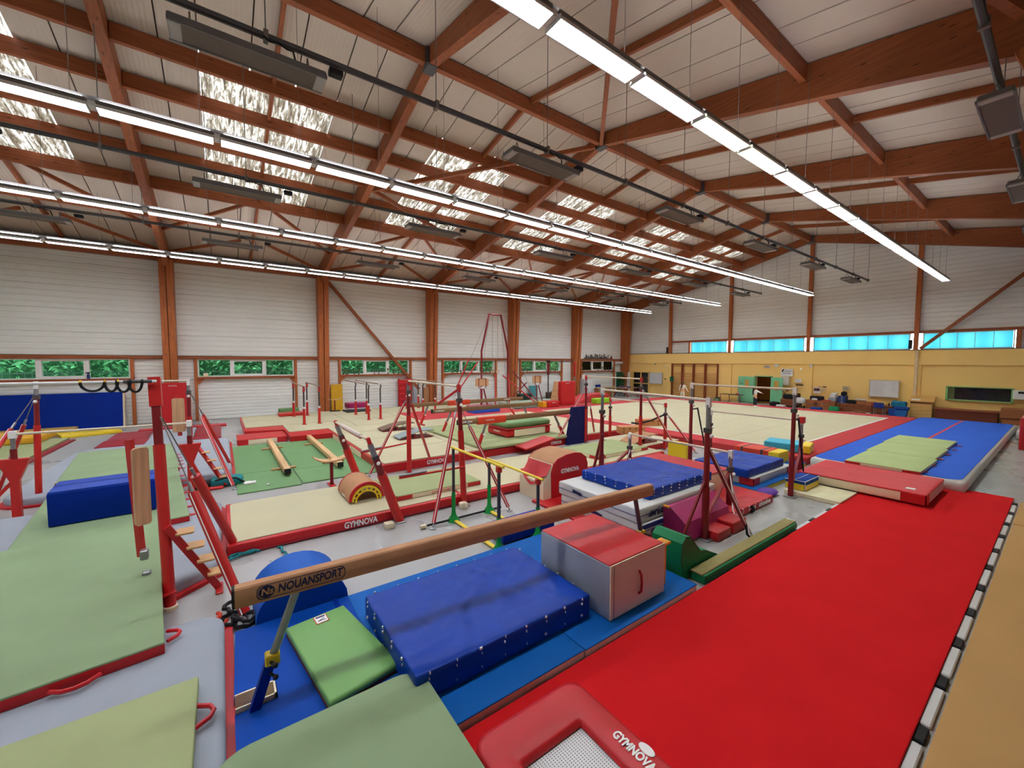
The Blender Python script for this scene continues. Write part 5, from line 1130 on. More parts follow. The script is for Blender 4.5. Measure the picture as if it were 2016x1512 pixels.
for lab, x0, y0, x1, y1 in (('maroon mat left of the grey strip, nearer half', -20.4, -3.55, -19.0, -2.3), ('maroon mat left of the grey strip, farther half', -22.4, -3.5, -20.42, -2.4), ('maroon mat right of the grey strip before the left wall', -22.5, -.95, -19.0, -.1)):
    single('flat_mat', lab, 'mat', MB().bbox(x0, y0, 0, x1, y1, .06, .01), MAROON, False, MG)
single('flat_mat', 'pale grey strip mat with red border between the maroon mats', 'mat', MB().bbox(-22.3, -2.28, 0, -18.1, -.97, .07, .01), GREYV, False)
single('flat_mat', 'red bordered landing mat crosswise before the red wall pad', 'mat', MB().bbox(-23.0, -2.9, 0, -22.52, .1, .08, .01), REDV, False)
t = thing('wall_pad', 'red padded mat with small white lettering standing behind the left bar posts', 'mat', (-24.2, -1.95, 0)); build('foot', MB().box(-24.4, -2.3, 0, -23.9, -1.4, .1), DRED, t)
build('cover', MB().prism([(-24.3, .1), (-24.0, .1), (-24.05, 1.96), (-24.3, 1.96)], -2.4, -1.32, 'Y'), REDV, t); lettering('GYMNOVA', .09, (-24.03, -1.85, 1.82), (0, 1, 0), (0, 0, 1), LET, t, width=.3)
t = thing('wall_pad', 'yellow folding mat standing between the first wall column and a post', 'mat', (-25.1, 5.45, 0)); build('cover', MB().prism([(-25.14, .0), (-24.9, .0), (-25.0, 1.62), (-25.14, 1.62)], 5.1, 5.72, 'Y'), M('mustard_vinyl', (214, 164, 28), .5), t); build('logo_mark', MB().prism([(-24.965, .72), (-24.955, .72), (-24.965, .9)], 5.34, 5.4, 'Y'), BLACK, t)
t = thing('training_stool', 'small pedestal with a wide beech seat before the yellow folding mat', 'stool', (-23.4, 4.95, .25)); build('post', MB().tube((-23.4, 4.95, .27), (-23.4, 4.95, .85), .035, 8), DRED, t); build('base', MB().bbox(-23.6, 4.7, .25, -23.2, 5.2, .28), BLACK, t)
build('seat', MB().prism([(4.6, .9), (4.8, .85), (5.1, .85), (5.35, .94), (5.35, .97), (5.1, .89), (4.8, .89), (4.6, .94)], -23.5, -23.25, 'X'), BEECH, t)
t = thing('vault_box', 'magenta foam vault box against the left wall behind the parallel bars', 'vault box', (-23.9, 6.2, .25)); build('body', MB().bbox(-24.2, 5.7, .33, -23.5, 6.75, .62, .04), PURP, t); build('band', MB().bbox(-24.25, 5.65, .25, -23.45, 6.8, .33), WHITV, t); build('end_panel', MB().bbox(-24.2, 5.64, .35, -23.5, 5.71, .6), M('magenta_dark', (130, 24, 74), .5), t)
single('spring_mat', 'black sprung board frame lying before the magenta vault box', 'springboard', MB().quadbox([(-23.3, 5.3), (-22.2, 5.3), (-22.4, 6.6), (-23.3, 6.6)], .25, .3), BLACK, False)
t = thing('trainer_block', 'red trainer block with a green cushion at the foot of the first parallel bars', 'foam block', (-22.9, 2.6, .25)); build('body', MB().bbox(-23.2, 2.2, .25, -22.5, 3.3, .4, .03), RED, t); build('cushion', MB().soft(-23.8, 2.3, .26, -23.25, 3.2, .55, .05, .3), GRASSV, t, True)
t = thing('wall_pad', 'quilted red mat standing against the wall behind the red bar post', 'mat', (-25, 9.6, 0)); build('cover', MB().bbox(-25.15, 9.1, .0, -24.95, 9.95, 1.85, .03), REDV, t)
for k in range(5): build('fold_roll', MB().tube((-24.93, 9.14, .2+k*.34), (-24.93, 9.9, .22+k*.34), .05, 8), M('quilt_red', (206, 30, 48), .5), t, True)
t = thing('ply_panels', 'grey and brown wooden panels leaning beside the quilted red mat', 'panel', (-25, 10.6, 0)); build('panel', MB().bbox(-24.8, 9.98, .0, -24.7, 10.2, 1.3), GREYS, t); build('panel', MB().bbox(-24.75, 10.65, .0, -24.6, 11.0, 1.25), wood('panel_brown', (170, 120, 80), 'Z'), t)
t = thing('foam_block', 'blue foam block with a magenta top behind the beams', 'foam block', (-18.5, 11.3, .26)); build('body', MB().bbox(-18.9, 10.6, .262, -18.1, 12.25, .5, .02), M('sky_blue_vinyl', (36, 96, 206), .4, .4, .08, 3), t); build('top_pad', MB().bbox(-19.1, 10.7, .5, -18.2, 12.2, .6, .02), PURP, t)
single('gym_mat', 'long pale sage mat on a red base along the back of the floor', 'mat', MB().bbox(-20.6, 13.8, .26, -19.0, 18.6, .48), M('pale_sage', (158, 176, 154), .8), False)
t = thing('vault_box', 'red vault box with white lettering and a yellow end left of the leaning mat', 'vault box', (-18.4, 16.2, .25)); build('body', MB().bbox(-18.8, 15.75, .25, -18.2, 16.7, .6, .03), REDV, t); build('yellow_end', MB().bbox(-18.85, 15.45, .25, -18.25, 15.74, .58, .02), M('mustard_vinyl', (214, 164, 28), .5), t); lettering('GYMNOVA', .09, (-18.19, 16.25, .5), (0, 1, 0), (0, 0, 1), LET, t, width=.36)
t = thing('leaning_mat', 'big red crash mat leaning back with a wood-coloured side, left of the competition floor', 'mat', (-18.5, 17.6, .25)); build('cover', MB().soft(-18.75, 17.05, .25, -18.45, 18.3, 1.75, .05, .2, .02, 3, 3), REDV, t, True); build('side_board', MB().prism([(-19.35, .25), (-18.74, .25), (-18.74, 1.74), (-18.95, 1.74)], 16.9, 17.04, 'Y'), BEECH, t); lettering('GYMNOVA', .07, (-18.44, 17.6, 1.62), (0, 1, 0), (0, 0, 1), LET, t, width=.32)
single('foam_wedge', 'faded red foam wedge rising behind the lime block on the left of the floor', 'foam block', MB().prism([(18.6, .25), (19.9, .8), (21.6, .8), (21.6, .25)], -19.6, -18.6, 'X'), PINKV, False)
single('foam_block', 'bright lime foam block at the left edge of the competition floor', 'foam block', MB().bbox(-18.4, 19.7, .25, -17.95, 21.1, .57, .02), M('bright_lime', (140, 206, 40), .5), False)
t = thing('cabinet', 'white metal locker cabinet between the last column and the last window', 'cabinet', (-24.6, 25.6, 0)); build('body', MB().bbox(-24.9, 25.2, 0, -24.3, 26.2, 1.5), M('locker_white', (214, 214, 210), .5), t); build('door', MB().bbox(-24.3, 25.24, .04, -24.28, 25.7, 1.46), WHITE, t); build('door', MB().bbox(-24.3, 25.72, .04, -24.28, 26.16, 1.46), WHITE, t)
t = thing('work_table', 'brown drawers and boxes with blue odds and ends under the fourth window', 'table', (-24.7, 21.7, 0)); build('drawers', MB().bbox(-24.9, 21.3, 0, -24.4, 22.2, .5), M('brown_laminate', (92, 54, 36), .5), t); build('top', MB().bbox(-24.95, 21.9, .5, -24.35, 22.9, .54), M('table_blue', (70, 130, 190), .5), t); build('box', MB().bbox(-24.8, 22.25, 0, -24.45, 22.7, .45), M('card_tan', (196, 146, 84), .7), t); build('box', MB().bbox(-24.8, 22.5, .54, -24.5, 22.85, .66), RED, t)
t = thing('whiteboard_easel', 'teal board on a stand below the fourth window', 'board', (-25, 20.1, 0)); build('board', MB().bbox(-25.1, 19.7, .2, -25.05, 20.6, 1.05), M('teal_board', (70, 150, 150), .6), t); build('leg', MB().bbox(-25.05, 19.8, 0, -25, 19.84, .3), DSTEEL, t); build('leg', MB().bbox(-25.05, 20.4, 0, -25, 20.44, .3), DSTEEL, t)
t = thing('bench_seat', 'dark green padded bench against the wall before the fourth window', 'bench', (-24.9, 19, 0)); build('seat', MB().soft(-25.1, 18.4, .0, -24.5, 19.6, .48, .1, .3), M('bottle_green', (30, 48, 44), .5), t, True); build('base', MB().bbox(-25.05, 18.45, 0, -24.55, 19.55, .06), BLACK, t)
t = thing('sideboard', 'brown wooden sideboard near the corner with a dark top', 'cabinet', (-23, 26.2, 0)); build('body', MB().bbox(-23.5, 25.5, 0, -22.9, 26.9, .68), wood('sideboard', (150, 84, 44), 'Y'), t); build('top', MB().bbox(-23.55, 25.45, .68, -22.85, 26.95, .72), BLACK, t); build('door', MB().bbox(-22.9, 26.2, .03, -22.88, 26.8, .66), wood('sideboard_door', (186, 104, 50), 'Y'), t)
t = thing('office_chair', 'navy chair with grey legs beside the white locker cabinet', 'chair', (-24.2, 26.9, 0)); build('backrest', MB().bbox(-24.5, 26.7, .62, -24.4, 27.3, .95), NAVYV, t); build('seat', MB().bbox(-24.45, 26.7, .45, -24.0, 27.3, .5), NAVYV, t)
for x, y in ((-24.42, 26.74), (-24.42, 27.26), (-24.04, 26.74), (-24.04, 27.26)): build('leg', MB().tube((x, y, 0), (x, y, .45), .02, 6), DSTEEL, t)
t = thing('picnic_table', 'wooden picnic table with benches in the far left corner', 'table', (-22.4, 28.3, 0))
PW = wood('picnic_wood', (150, 112, 84), 'Y')
for k in range(5): build('tabletop_plank', MB().bbox(-22.9+k*.2, 27.2, .72, -22.72+k*.2, 29.4, .76), PW, t)
for x in (-23.45, -21.5): build('bench_plank', MB().bbox(x, 27.2, .42, x+.3, 29.4, .46), PW, t)
for y in (27.6, 29.0):
    for s in (-1, 1): build('leg', MB().bar((-22.4+s*.35, y, .72), (-22.4+s*.75, y, 0), .09, .05, (0, 1, 0)), M('picnic_red', (140, 50, 40), .6), t)
single('table_clutter', 'small heap of papers and a crate on the picnic table', 'clutter', MB().bbox(-22.8, 27.8, .76, -22.5, 28.2, .9).bbox(-22.5, 28.4, .76, -22.2, 28.7, .86), M('crate_violet', (92, 72, 100), .6), False)
single('practice_beam', 'short practice beam between the corner and the picnic table', 'beam', MB().bbox(-22.6, 24.6, .78, -22.4, 26.9, .92).bbox(-22.58, 24.9, .0, -22.42, 25.0, .78).bbox(-22.58, 26.5, .0, -22.42, 26.6, .78), M('beam_khaki', (160, 136, 100), .7), False)
tag(build('wall_sign', MB().bbox(-25.28, 26.0, 3.24, -25.26, 29.4, 3.29), M('sign_black', (60, 56, 50), .6)), 'row of dark cut-out letters and pictures on a ledge above the last window', 'sign')
t = thing('cutout_figures', 'row of small dark cut-out shapes standing above the last left window', 'decoration', (-25.2, 27.7, 3.2)); rr = random.Random(12)
mb = MB()
for k in range(22):
    y = 26.1+k*.145; h = rr.uniform(.1, .42) if k % 4 else .06; mb.box(-25.25, y, 3.29, -25.23, y+rr.uniform(.05, .13), 3.29+h)
    if k % 2: mb.box(-25.25, y, 3.29+h*.8, -25.23, y+.2, 3.29+h*.92)
c_ = build('cutout', mb, M('sign_black', (60, 56, 50), .6), t); c_['kind'] = 'stuff'
single('warning_sign', 'small red triangular sign at the end of the cut-outs above the last window', 'sign', MB().prism([(29.45, 3.22), (29.85, 3.22), (29.65, 3.55)], -25.28, -25.25, 'X'), M('sign_red', (130, 50, 40), .6), False)
t = thing('air_unit', 'white wall heating unit in the far left corner above the glass door', 'air conditioner', (-25.15, 30.8, 2.7)); build('body', MB().bbox(-25.3, 30.2, 2.75, -25.0, 31.4, 3.0, .03), WHITE, t); build('grille', MB().box(-25.0, 30.25, 2.78, -24.995, 31.35, 2.82), DSTEEL, t)
# glazed door in the left wall corner
d = struct('door_1', MB().box(-25.3, 30.25, 0, -25.2, 30.33, 2.1).box(-25.3, 31.32, 0, -25.2, 31.4, 2.1).box(-25.3, 30.25, 2.02, -25.2, 31.4, 2.1), WHITE)
build('open_leaf', MB().bbox(-25.2, 31.3, .05, -24.4, 31.34, 2.0), WHITE, d); build('glass', MB().box(-25.27, 30.33, .0, -25.26, 31.32, 2.02), M('door_green', (46, 120, 84), .3, .4, .5, 9), d)
tr_ = thing('potted_tree', 'leafy green tree in a pot beside the open corner door', 'plant', (-24.7, 30.5, 0)); build('pot', MB().lathe((-24.7, 30.5, 0), [(.15, 0), (.2, .35), (.17, .35)], 12), BLACK, tr_); build('trunk', MB().tube((-24.7, 30.5, .3), (-24.7, 30.5, 1.3), .03, 6), wood('trunk', (110, 80, 50), 'Z'), tr_)
mb = MB(); rr = random.Random(9)
for k in range(420):
    p = Vector((-24.7+rr.gauss(0, .14), 30.5+rr.gauss(0, .2), rr.uniform(.6, 2.0))); a = rr.uniform(0, 6.3); d1 = Vector((cos(a), sin(a), rr.uniform(-.7, .3)))*.11; d2 = Vector((-sin(a), cos(a), .3))*.035; mb.add([p-d1, p+d2, p+d1, p-d2], [(0, 1, 2, 3)])
lf = build('leaves', mb, M('tree_leaf', (30, 110, 66), .6, .3, .4, 6), tr_); lf['kind'] = 'stuff'

t = thing('spray_bottle', 'dark blue spray bottle on the sill of the first window from the left', 'bottle', (-25.2, -4.75, 2.17)); build('body', MB().lathe((-25.2, -4.75, 2.17), [(.05, 0), (.055, .14), (.03, .2), (.02, .24)], 10), M('bottle_navy', (20, 50, 110), .4), t, True); build('nozzle', MB().bbox(-25.23, -4.83, 2.41, -25.17, -4.7, 2.46), BLACK, t)
single('picture_frame', 'small white framed picture on the sill of the second window from the left', 'picture', MB().bbox(-25.22, -.75, 2.17, -25.19, -.55, 2.36), CREAM, False)
# ---------------------------------------------------------------- the ochre end wall and what stands along it
OCD = M('corridor_ochre', (206, 150, 70), .8, .2, .03)
cr = build('corridor', MB().box(-14.4, 33.6, 0, -11.4, 33.7, 2.4).box(-14.5, 31.85, 0, -14.4, 33.7, 2.4).box(-11.4, 31.85, 0, -11.3, 33.7, 2.4).box(-14.5, 31.85, 2.4, -11.3, 33.7, 2.5).box(-14.4, 31.85, -.05, -11.4, 33.7, .001), OCD, wb)
build('corridor_skirting', MB().box(-14.4, 33.57, 0, -11.4, 33.6, .12), DSTEEL, wb)
GRN = M('door_mint', (126, 200, 150), .5, .35, .03)
d2 = struct('door_2', MB().box(-13.47, 31.5, 0, -13.41, 31.66, 2.0).box(-12.4, 31.5, 0, -12.34, 31.66, 2.0).box(-13.47, 31.5, 1.94, -12.34, 31.66, 2.0), GRN)
l1 = build('door_leaf', MB().bbox(-14.58, 31.42, .02, -13.48, 31.47, 1.93), GRN, d2); build('vision_panel', MB().box(-14.1, 31.412, 1.05, -13.82, 31.42, 1.68), M('panel_ochre', (206, 160, 76), .5), l1); build('push_bar', MB().box(-14.45, 31.4, 1.38, -14.25, 31.42, 1.41), BLACK, l1)
l2 = build('door_leaf', MB().bbox(0, -.05, .02, 1.1, 0, 1.93).xf(Matrix.Translation((-12.36, 31.46, 0)) @ Matrix.Rotation(radians(-30), 4, "Z")), GRN, d2); build('vision_panel', MB().box(.35, -.058, 1.05, .75, -.051, 1.68).xf(Matrix.Translation((-12.36, 31.46, 0)) @ Matrix.Rotation(radians(-30), 4, "Z")), M("panel_ochre", (206, 160, 76), .5), l2)
d3 = struct('door_3', MB().box(-24.26, 31.52, 0, -24.16, 31.66, 2.08).box(-22.54, 31.52, 0, -22.44, 31.66, 2.08).box(-24.26, 31.52, 2.0, -22.44, 31.66, 2.08).box(-23.4, 31.54, 0, -23.3, 31.66, 2.05).box(-24.2, 31.54, .95, -22.5, 31.66, 1.03), M('door_ochre_frame', (226, 190, 104), .6))
DG = M('dark_glass', (36, 32, 28), .12, .5, .1)
for x0, x1 in ((-24.16, -23.4), (-23.3, -22.54)):
    for z0, z1 in ((.02, .95), (1.03, 2.0)): build('pane', MB().box(x0, 31.6, z0, x1, 31.62, z1), DG, d3)
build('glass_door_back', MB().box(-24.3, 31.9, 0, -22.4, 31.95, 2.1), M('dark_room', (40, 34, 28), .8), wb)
wn = struct('window_10', MB().box(-3.9, 31.48, 1.0, -1.6, 31.62, 1.05).box(-3.9, 31.48, 1.7, -1.6, 31.62, 1.74).box(-3.9, 31.48, 1.0, -3.82, 31.62, 1.74).box(-1.68, 31.48, 1.0, -1.6, 31.62, 1.74), M('mint_frame', (142, 196, 122), .5))
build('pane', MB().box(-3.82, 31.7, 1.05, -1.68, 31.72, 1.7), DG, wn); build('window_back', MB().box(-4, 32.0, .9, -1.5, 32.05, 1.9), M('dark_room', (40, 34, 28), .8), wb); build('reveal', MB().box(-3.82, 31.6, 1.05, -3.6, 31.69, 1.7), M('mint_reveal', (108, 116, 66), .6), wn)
build('downpipe', MB().tube((-24.95, 31.4, 2.95), (-24.95, 31.4, 7.6), .09, 8), BLACK, wb); build('downpipe', MB().tube((-5.08, 31.46, 1.0), (-5.08, 31.46, 3.68), .07, 10), M('cream_pipe', (232, 204, 160), .5), wb, True)
build('speaker_box', MB().bbox(-20.62, 31.3, 3.72, -20.5, 31.45, 4.25), BLACK, wb); build('speaker_box', MB().bbox(-5.42, 31.3, 3.75, -5.28, 31.45, 4.25), BLACK, wb)
# wall bars
WBW = wood('wallbar_wood', (176, 104, 48), 'X', knots=False); WBP = wood('wallbar_post', (140, 66, 34), 'Z', knots=False)
xs = [-20.1, -19.12, -18.13, -17.14, -16.13]
for k in range(4):
    t = thing('wall_bars', ['brown wooden wall bars, leftmost bay of four on the ochre wall', 'brown wooden wall bars, second bay from the left, child in cream in front', 'brown wooden wall bars, third bay from the left', 'brown wooden wall bars, rightmost bay of four'][k], 'wall bars', ((xs[k]+xs[k+1])/2, 31.4, 0), 'wall bars on the end wall')
    build('upright', MB().bbox(xs[k]-.0, 31.36, 0, xs[k]+.06, 31.54, 2.84), WBP, t); build('upright', MB().bbox(xs[k+1]-.07, 31.36, 0, xs[k+1]-.01, 31.54, 2.84), WBP, t)
    for z in [.18+.133*j for j in range(15)]+[2.62]: build('rung', MB().tube((xs[k]+.05, 31.42, z), (xs[k+1]-.06, 31.42, z), .02, 6), WBW, t)
    build('top_rail', MB().bbox(xs[k]+.05, 31.48, 2.76, xs[k+1]-.05, 31.53, 2.83), WBW, t)
single('green_cloth', 'small dark green cloth hung on the leftmost wall bars', 'cloth', MB().soft(-20.18, 31.26, 1.3, -19.85, 31.36, 1.72, .04, .1, .02), M('cloth_green', (10, 90, 54), .7))
# whiteboards and signs
ALU = M('alu', (190, 190, 188), .35, .5, 0, metal=.6); WBS = M('whiteboard', (226, 224, 220), .25, .5, .02)
def board(label, x0, x1, z0, z1, txt=True):
    t = thing('whiteboard', label, 'whiteboard', ((x0+x1)/2, 31.5, z0), 'whiteboards on the end wall')
    build('frame', MB().box(x0-.02, 31.46, z0-.03, x1+.02, 31.52, z0).box(x0-.02, 31.46, z1, x1+.02, 31.52, z1+.02).box(x0-.02, 31.46, z0, x0, 31.52, z1).box(x1, 31.46, z0, x1+.02, 31.52, z1), ALU, t); build('panel', MB().box(x0, 31.48, z0, x1, 31.51, z1), WBS, t); build('pen_tray', MB().box(x0, 31.42, z0-.04, x1, 31.48, z0-.02), ALU, t)
    mb = MB(); rr = random.Random(int(x0*7))
    for k in range(9):
        z = z1-.1-k*(z1-z0-.15)/9; xa = x0+.12+rr.uniform(0, .05); xb = x0+(x1-x0)*rr.uniform(.4, .62); mb.box(xa, 31.477, z, xb, 31.479, z+.012)
        if rr.random() < .6: mb.box(x1-.3, 31.477, z-.02, x1-.06, 31.479, z-.012)
    p = build('marker_lines', mb, M('marker_grey', (168, 164, 166), .6), t); p['kind'] = 'stuff'
board('whiteboard beside the glazed double door', -22.36, -21.06, 1.07, 2.0); board('large whiteboard above the wooden boxes and the blue chair', -7.02, -5.76, 1.0, 1.93)
t = thing('exit_light', 'small white emergency exit light above the mint double doors', 'sign', (-12.66, 31.45, 2.6)); build('body', MB().bbox(-12.84, 31.4, 2.6, -12.48, 31.5, 2.74), M('exit_grey', (190, 184, 176), .5), t); build('arrow_mark', MB().box(-12.76, 31.395, 2.65, -12.56, 31.4, 2.69), M('exit_green', (110, 140, 110), .5), t)
single('alarm_box', 'square white alarm box right of the exit light', 'alarm', MB().bbox(-12.18, 31.38, 2.66, -11.94, 31.5, 2.85, .02), WHITE, False)
single('alarm_box', 'small white socket box high on the pilaster right of the doors', 'alarm', MB().bbox(-10.1, 31.36, 2.68, -9.94, 31.44, 2.84, .01), WHITE, False)
single('wall_lamp', 'small round white lamp high on the ochre wall above the paper notice', 'lamp', MB().ball((-10.6, 31.5, 2.52), .06, .06, .08, 10, 6), WHITE); single('wall_lamp', 'small round white lamp high left of the wall bars', 'lamp', MB().ball((-20.75, 31.48, 2.62), .07, .06, .09, 10, 6), WHITE); single('wall_lamp', 'small white fitting above the glazed double door', 'lamp', MB().ball((-21.8, 31.48, 2.78), .08, .06, .07, 10, 6), WHITE)
t = thing('poster', 'white poster with dark handwriting right of the mint doors', 'poster', (-11.42, 31.48, 2.02)); build('sheet', MB().bbox(-11.78, 31.46, 2.03, -11.06, 31.475, 2.53, .003), WHITE, t); build('figure_mark', MB().prism([(-11.72, 2.32), (-11.66, 2.3), (-11.6, 2.44), (-11.55, 2.47), (-11.64, 2.5), (-11.7, 2.46)], 31.455, 31.459, 'Y'), BLACK, t)
lettering('Limours', .13, (-11.36, 31.455, 2.38), (1, 0, 0), (0, 0, 1), BLACK, t, shear=.3, width=.42); lettering('Gymnastique', .11, (-11.42, 31.455, 2.24), (1, 0, 0), (0, 0, 1), BLACK, t, shear=.3, width=.48)
single('notice_board', 'tall white notice panel under the poster', 'notice', MB().bbox(-11.72, 31.4, 1.42, -11.24, 31.5, 2.0, .01), M('notice_white', (226, 218, 206), .6), False)
t = thing('notice', 'small white paper notice right of the tall notice panel', 'notice', (-10.73, 31.5, 1.65)); build('sheet', MB().box(-10.92, 31.49, 1.62, -10.56, 31.5, 1.86), WHITE, t); build('print', MB().box(-10.86, 31.487, 1.72, -10.62, 31.489, 1.74).box(-10.86, 31.487, 1.77, -10.66, 31.489, 1.785), M('marker_grey', (168, 164, 166), .6), t)
single('coat_rail', 'short dark coat rail under the paper notice', 'rail', MB().bbox(-10.84, 31.42, 1.42, -10.42, 31.5, 1.5), M('rail_brown', (74, 44, 30), .6), False); single('coat_rail', 'small dark rail beside the left whiteboard', 'rail', MB().bbox(-20.86, 31.46, 1.45, -20.66, 31.5, 1.52), M('rail_brown', (74, 44, 30), .6), False)
t = thing('notice', 'grey printed notice on the ochre wall above the blue drawer tower', 'notice', (-8.16, 31.5, 1.3)); build('sheet', MB().box(-8.34, 31.49, 1.24, -8.0, 31.5, 1.5), M('notice_tan', (206, 184, 140), .7), t)
for k in range(4): build('print_line', MB().box(-8.31, 31.486, 1.28+k*.055, -8.03, 31.489, 1.3+k*.055), M('marker_dark', (110, 100, 90), .6), t)
t = thing('notice', 'cluster of small photos and papers pinned above the dark bags', 'notice', (-9.6, 31.5, 1.1))
for x0, z0, x1, z1, m_ in ((-9.82, 1.12, -9.5, 1.3, M('photo_dark', (96, 50, 40), .5)), (-9.84, .98, -9.46, 1.36, WHITE), (-9.42, 1.1, -9.22, 1.3, M('notice_tan', (206, 184, 140), .7)), (-9.36, 1.36, -9.16, 1.44, M('photo_brown', (120, 84, 50), .5)), (-9.6, 1.38, -9.42, 1.41, M('photo_brown', (120, 84, 50), .5))):
    build('photo', MB().box(x0, 31.48 if m_ is not WHITE else 31.49, z0, x1, 31.495, z1), m_, t)
t = thing('meter_box', 'white wall cabinet with a small display at the far right', 'box', (-1.3, 31.4, 1.2)); build('body', MB().bbox(-1.62, 31.3, 1.22, -1.1, 31.5, 1.66, .02), WHITE, t); build('display', MB().box(-1.46, 31.29, 1.5, -1.28, 31.3, 1.6), BLACK, t)
# furniture against the end wall
CHIP = wood('chipboard', (168, 104, 62), 'X', knots=False); CHIP2 = wood('chipboard_dark', (134, 74, 42), 'X', knots=False)
def vbox(name, label, cat, x0, x1, y0, y1, h, mt, holes=True, grp='wooden boxes along the end wall'):
    t = thing(name, label, cat, ((x0+x1)/2, (y0+y1)/2, 0), grp); n = max(1, int(h/.2))
    for k in range(n): build('box_section', MB().bbox(x0, y0, h*k/n, x1, y1, h*(k+1)/n-.012), mt, t)
    build('lid', MB().bbox(x0-.02, y0-.02, h-.015, x1+.02, y1+.02, h+.015), CHIP, t)
    if holes:
        mb = MB()
        for k in range(max(2, int((x1-x0)/.35))): mb.tube((x0+.15+k*.35, y0-.001, h*.75), (x0+.15+k*.35, y0-.004, h*.75), .03, 8)
        q = build('grip_holes', mb, BLACK, t); q['kind'] = 'stuff'
    return t
vbox('vault_box', 'wooden box with slats behind the black and white bags', 'box', -11.45, -10.5, 30.7, 31.3, .5, CHIP2, False)
vbox('storage_box', 'wide plain wooden box covered with clothes, left of the drawer tower', 'box', -10.0, -8.44, 30.7, 31.35, .55, CHIP, False)
vbox('vault_box', 'long wooden vault box under the blue drawer tower and crates', 'vault box', -8.4, -6.72, 30.75, 31.35, .47, CHIP2); vbox('vault_box', 'wooden vault box with round holes behind the blue chair', 'vault box', -6.7, -5.72, 30.75, 31.35, .47, CHIP2)
def clutter(name, label, cat, x, y, z, sx, sy, sz, mt, seed=1, amp=.04, r=.08): return single(name, label, cat, MB().soft(x-sx/2, y-sy/2, z, x+sx/2, y+sy/2, z+sz, min(r, sz*.4), .1, amp, 5, seed), mt)
CLB = M('cloth_black', (30, 28, 32), .8); CLW = M('cloth_white', (220, 216, 212), .8); CLG = M('bag_green', (20, 140, 90), .6, .3, .2, 8); CLN = M('bag_blue', (20, 70, 150), .6, .3, .2, 8)
clutter('sports_bag', 'black sports bag on the slatted wooden box', 'bag', -11.0, 31.0, .52, .7, .4, .32, CLB, 2); clutter('backpack', 'dark brown backpack behind the black bag on the slatted box', 'bag', -10.65, 31.1, .52, .4, .3, .4, M('bag_brown', (64, 36, 30), .7), 3)
clutter('sports_bag', 'black and white bag on the floor by the mint door', 'bag', -11.75, 30.6, 0, .55, .4, .28, CLB, 4); clutter('clothes', 'white jacket dropped on the floor right of the mint door', 'clothes', -11.3, 30.4, 0, .5, .35, .14, CLW, 5); clutter('shoes', 'dark shoes on the floor before the slatted wooden box', 'shoes', -10.7, 30.4, 0, .4, .3, .1, CLB, 6)
t = thing('stroller', 'dark pushchair covered with a white coat beside the wide wooden box', 'pushchair', (-10.25, 30.6, 0)); build('coat', MB().soft(-10.5, 30.4, .3, -10.0, 30.9, .68, .12, .1, .05, 5, 8), CLW, t, True); build('frame', MB().bar((-10.4, 30.5, .05), (-10.1, 30.8, .4), .05, .05).bar((-10.1, 30.5, .05), (-10.4, 30.8, .4), .05, .05), BLACK, t)
for x in (-10.45, -10.0): build('wheel', MB().torus((x, 30.5, .1), .08, .025, 'X', 14, 6), BLACK, t, True)
clutter('clothes', 'heap of black clothes on the wide wooden box', 'clothes', -9.5, 31.05, .57, .7, .4, .25, CLB, 9); clutter('clothes', 'white cloth among the black clothes on the wide wooden box', 'clothes', -9.55, 30.8, .57, .3, .15, .1, CLW, 10); clutter('clothes', 'red garment lying on the wide wooden box', 'clothes', -8.9, 30.85, .57, .4, .2, .06, RED, 11)
clutter('sports_bag', 'blue bag on the floor in front of the wide wooden box', 'bag', -9.3, 30.4, 0, .6, .35, .16, CLN, 12); clutter('sports_bag', 'green bag on the floor in front of the wooden boxes', 'bag', -8.4, 30.4, 0, .5, .35, .28, CLG, 13)
single('hanging_strap', 'dark strap loop hanging down the front of the wide wooden box', 'strap', MB().torus((-9.45, 30.67, .34), .09, .018, 'Y', 12, 6, .7, 1.2), CLB); single('hanging_strap', 'peach-coloured sleeve hanging down the front of the wide wooden box', 'strap', MB().bar((-9.15, 30.67, .56), (-9.12, 30.67, .2), .06, .02), M('peach', (224, 150, 110), .7), False)
t = thing('printer', 'grey and white machine with papers on the wide wooden box', 'printer', (-8.6, 31.1, .57)); build('body', MB().bbox(-8.85, 30.85, .57, -8.45, 31.3, .78, .02), GREYS, t); build('papers', MB().bbox(-8.8, 30.9, .78, -8.5, 31.25, 1.0, .02), WHITE, t); build('lid', MB().bbox(-8.75, 31.0, 1.0, -8.45, 31.3, 1.08, .02), WHITE, t)
t = thing('drawer_tower', 'blue drawer tower on the long wooden vault box', 'drawers', (-8.15, 31, .48)); build('body', MB().bbox(-8.36, 30.8, .485, -7.96, 31.25, .94), M('drawer_blue', (34, 50, 100), .5), t)
for k in range(5): f = build('drawer', MB().bbox(-8.34, 30.78, .5+k*.086, -7.98, 30.8, .575+k*.086), M('drawer_blue_front', (44, 64, 124), .5), t); build('handle', MB().box(-8.2, 30.77, .535+k*.086, -8.1, 30.78, .55+k*.086), WHITE, f)
clutter('helmet_bag', 'black pouch with a white badge on top of the drawer tower', 'bag', -8.12, 31.05, .94, .28, .3, .24, CLB, 14)
single('crate', 'black crate on the long vault box beside the drawer tower', 'crate', MB().bbox(-7.9, 30.85, .485, -7.48, 31.3, .7, .02), CLB, False); single('crate', 'brown cardboard box on the long vault box, left of two', 'box', MB().bbox(-7.46, 30.85, .485, -7.05, 31.3, .68, .01), CHIP, False); single('crate', 'brown cardboard box on the long vault box, right of two', 'box', MB().bbox(-7.03, 30.85, .485, -6.66, 31.3, .68, .01), CHIP, False)
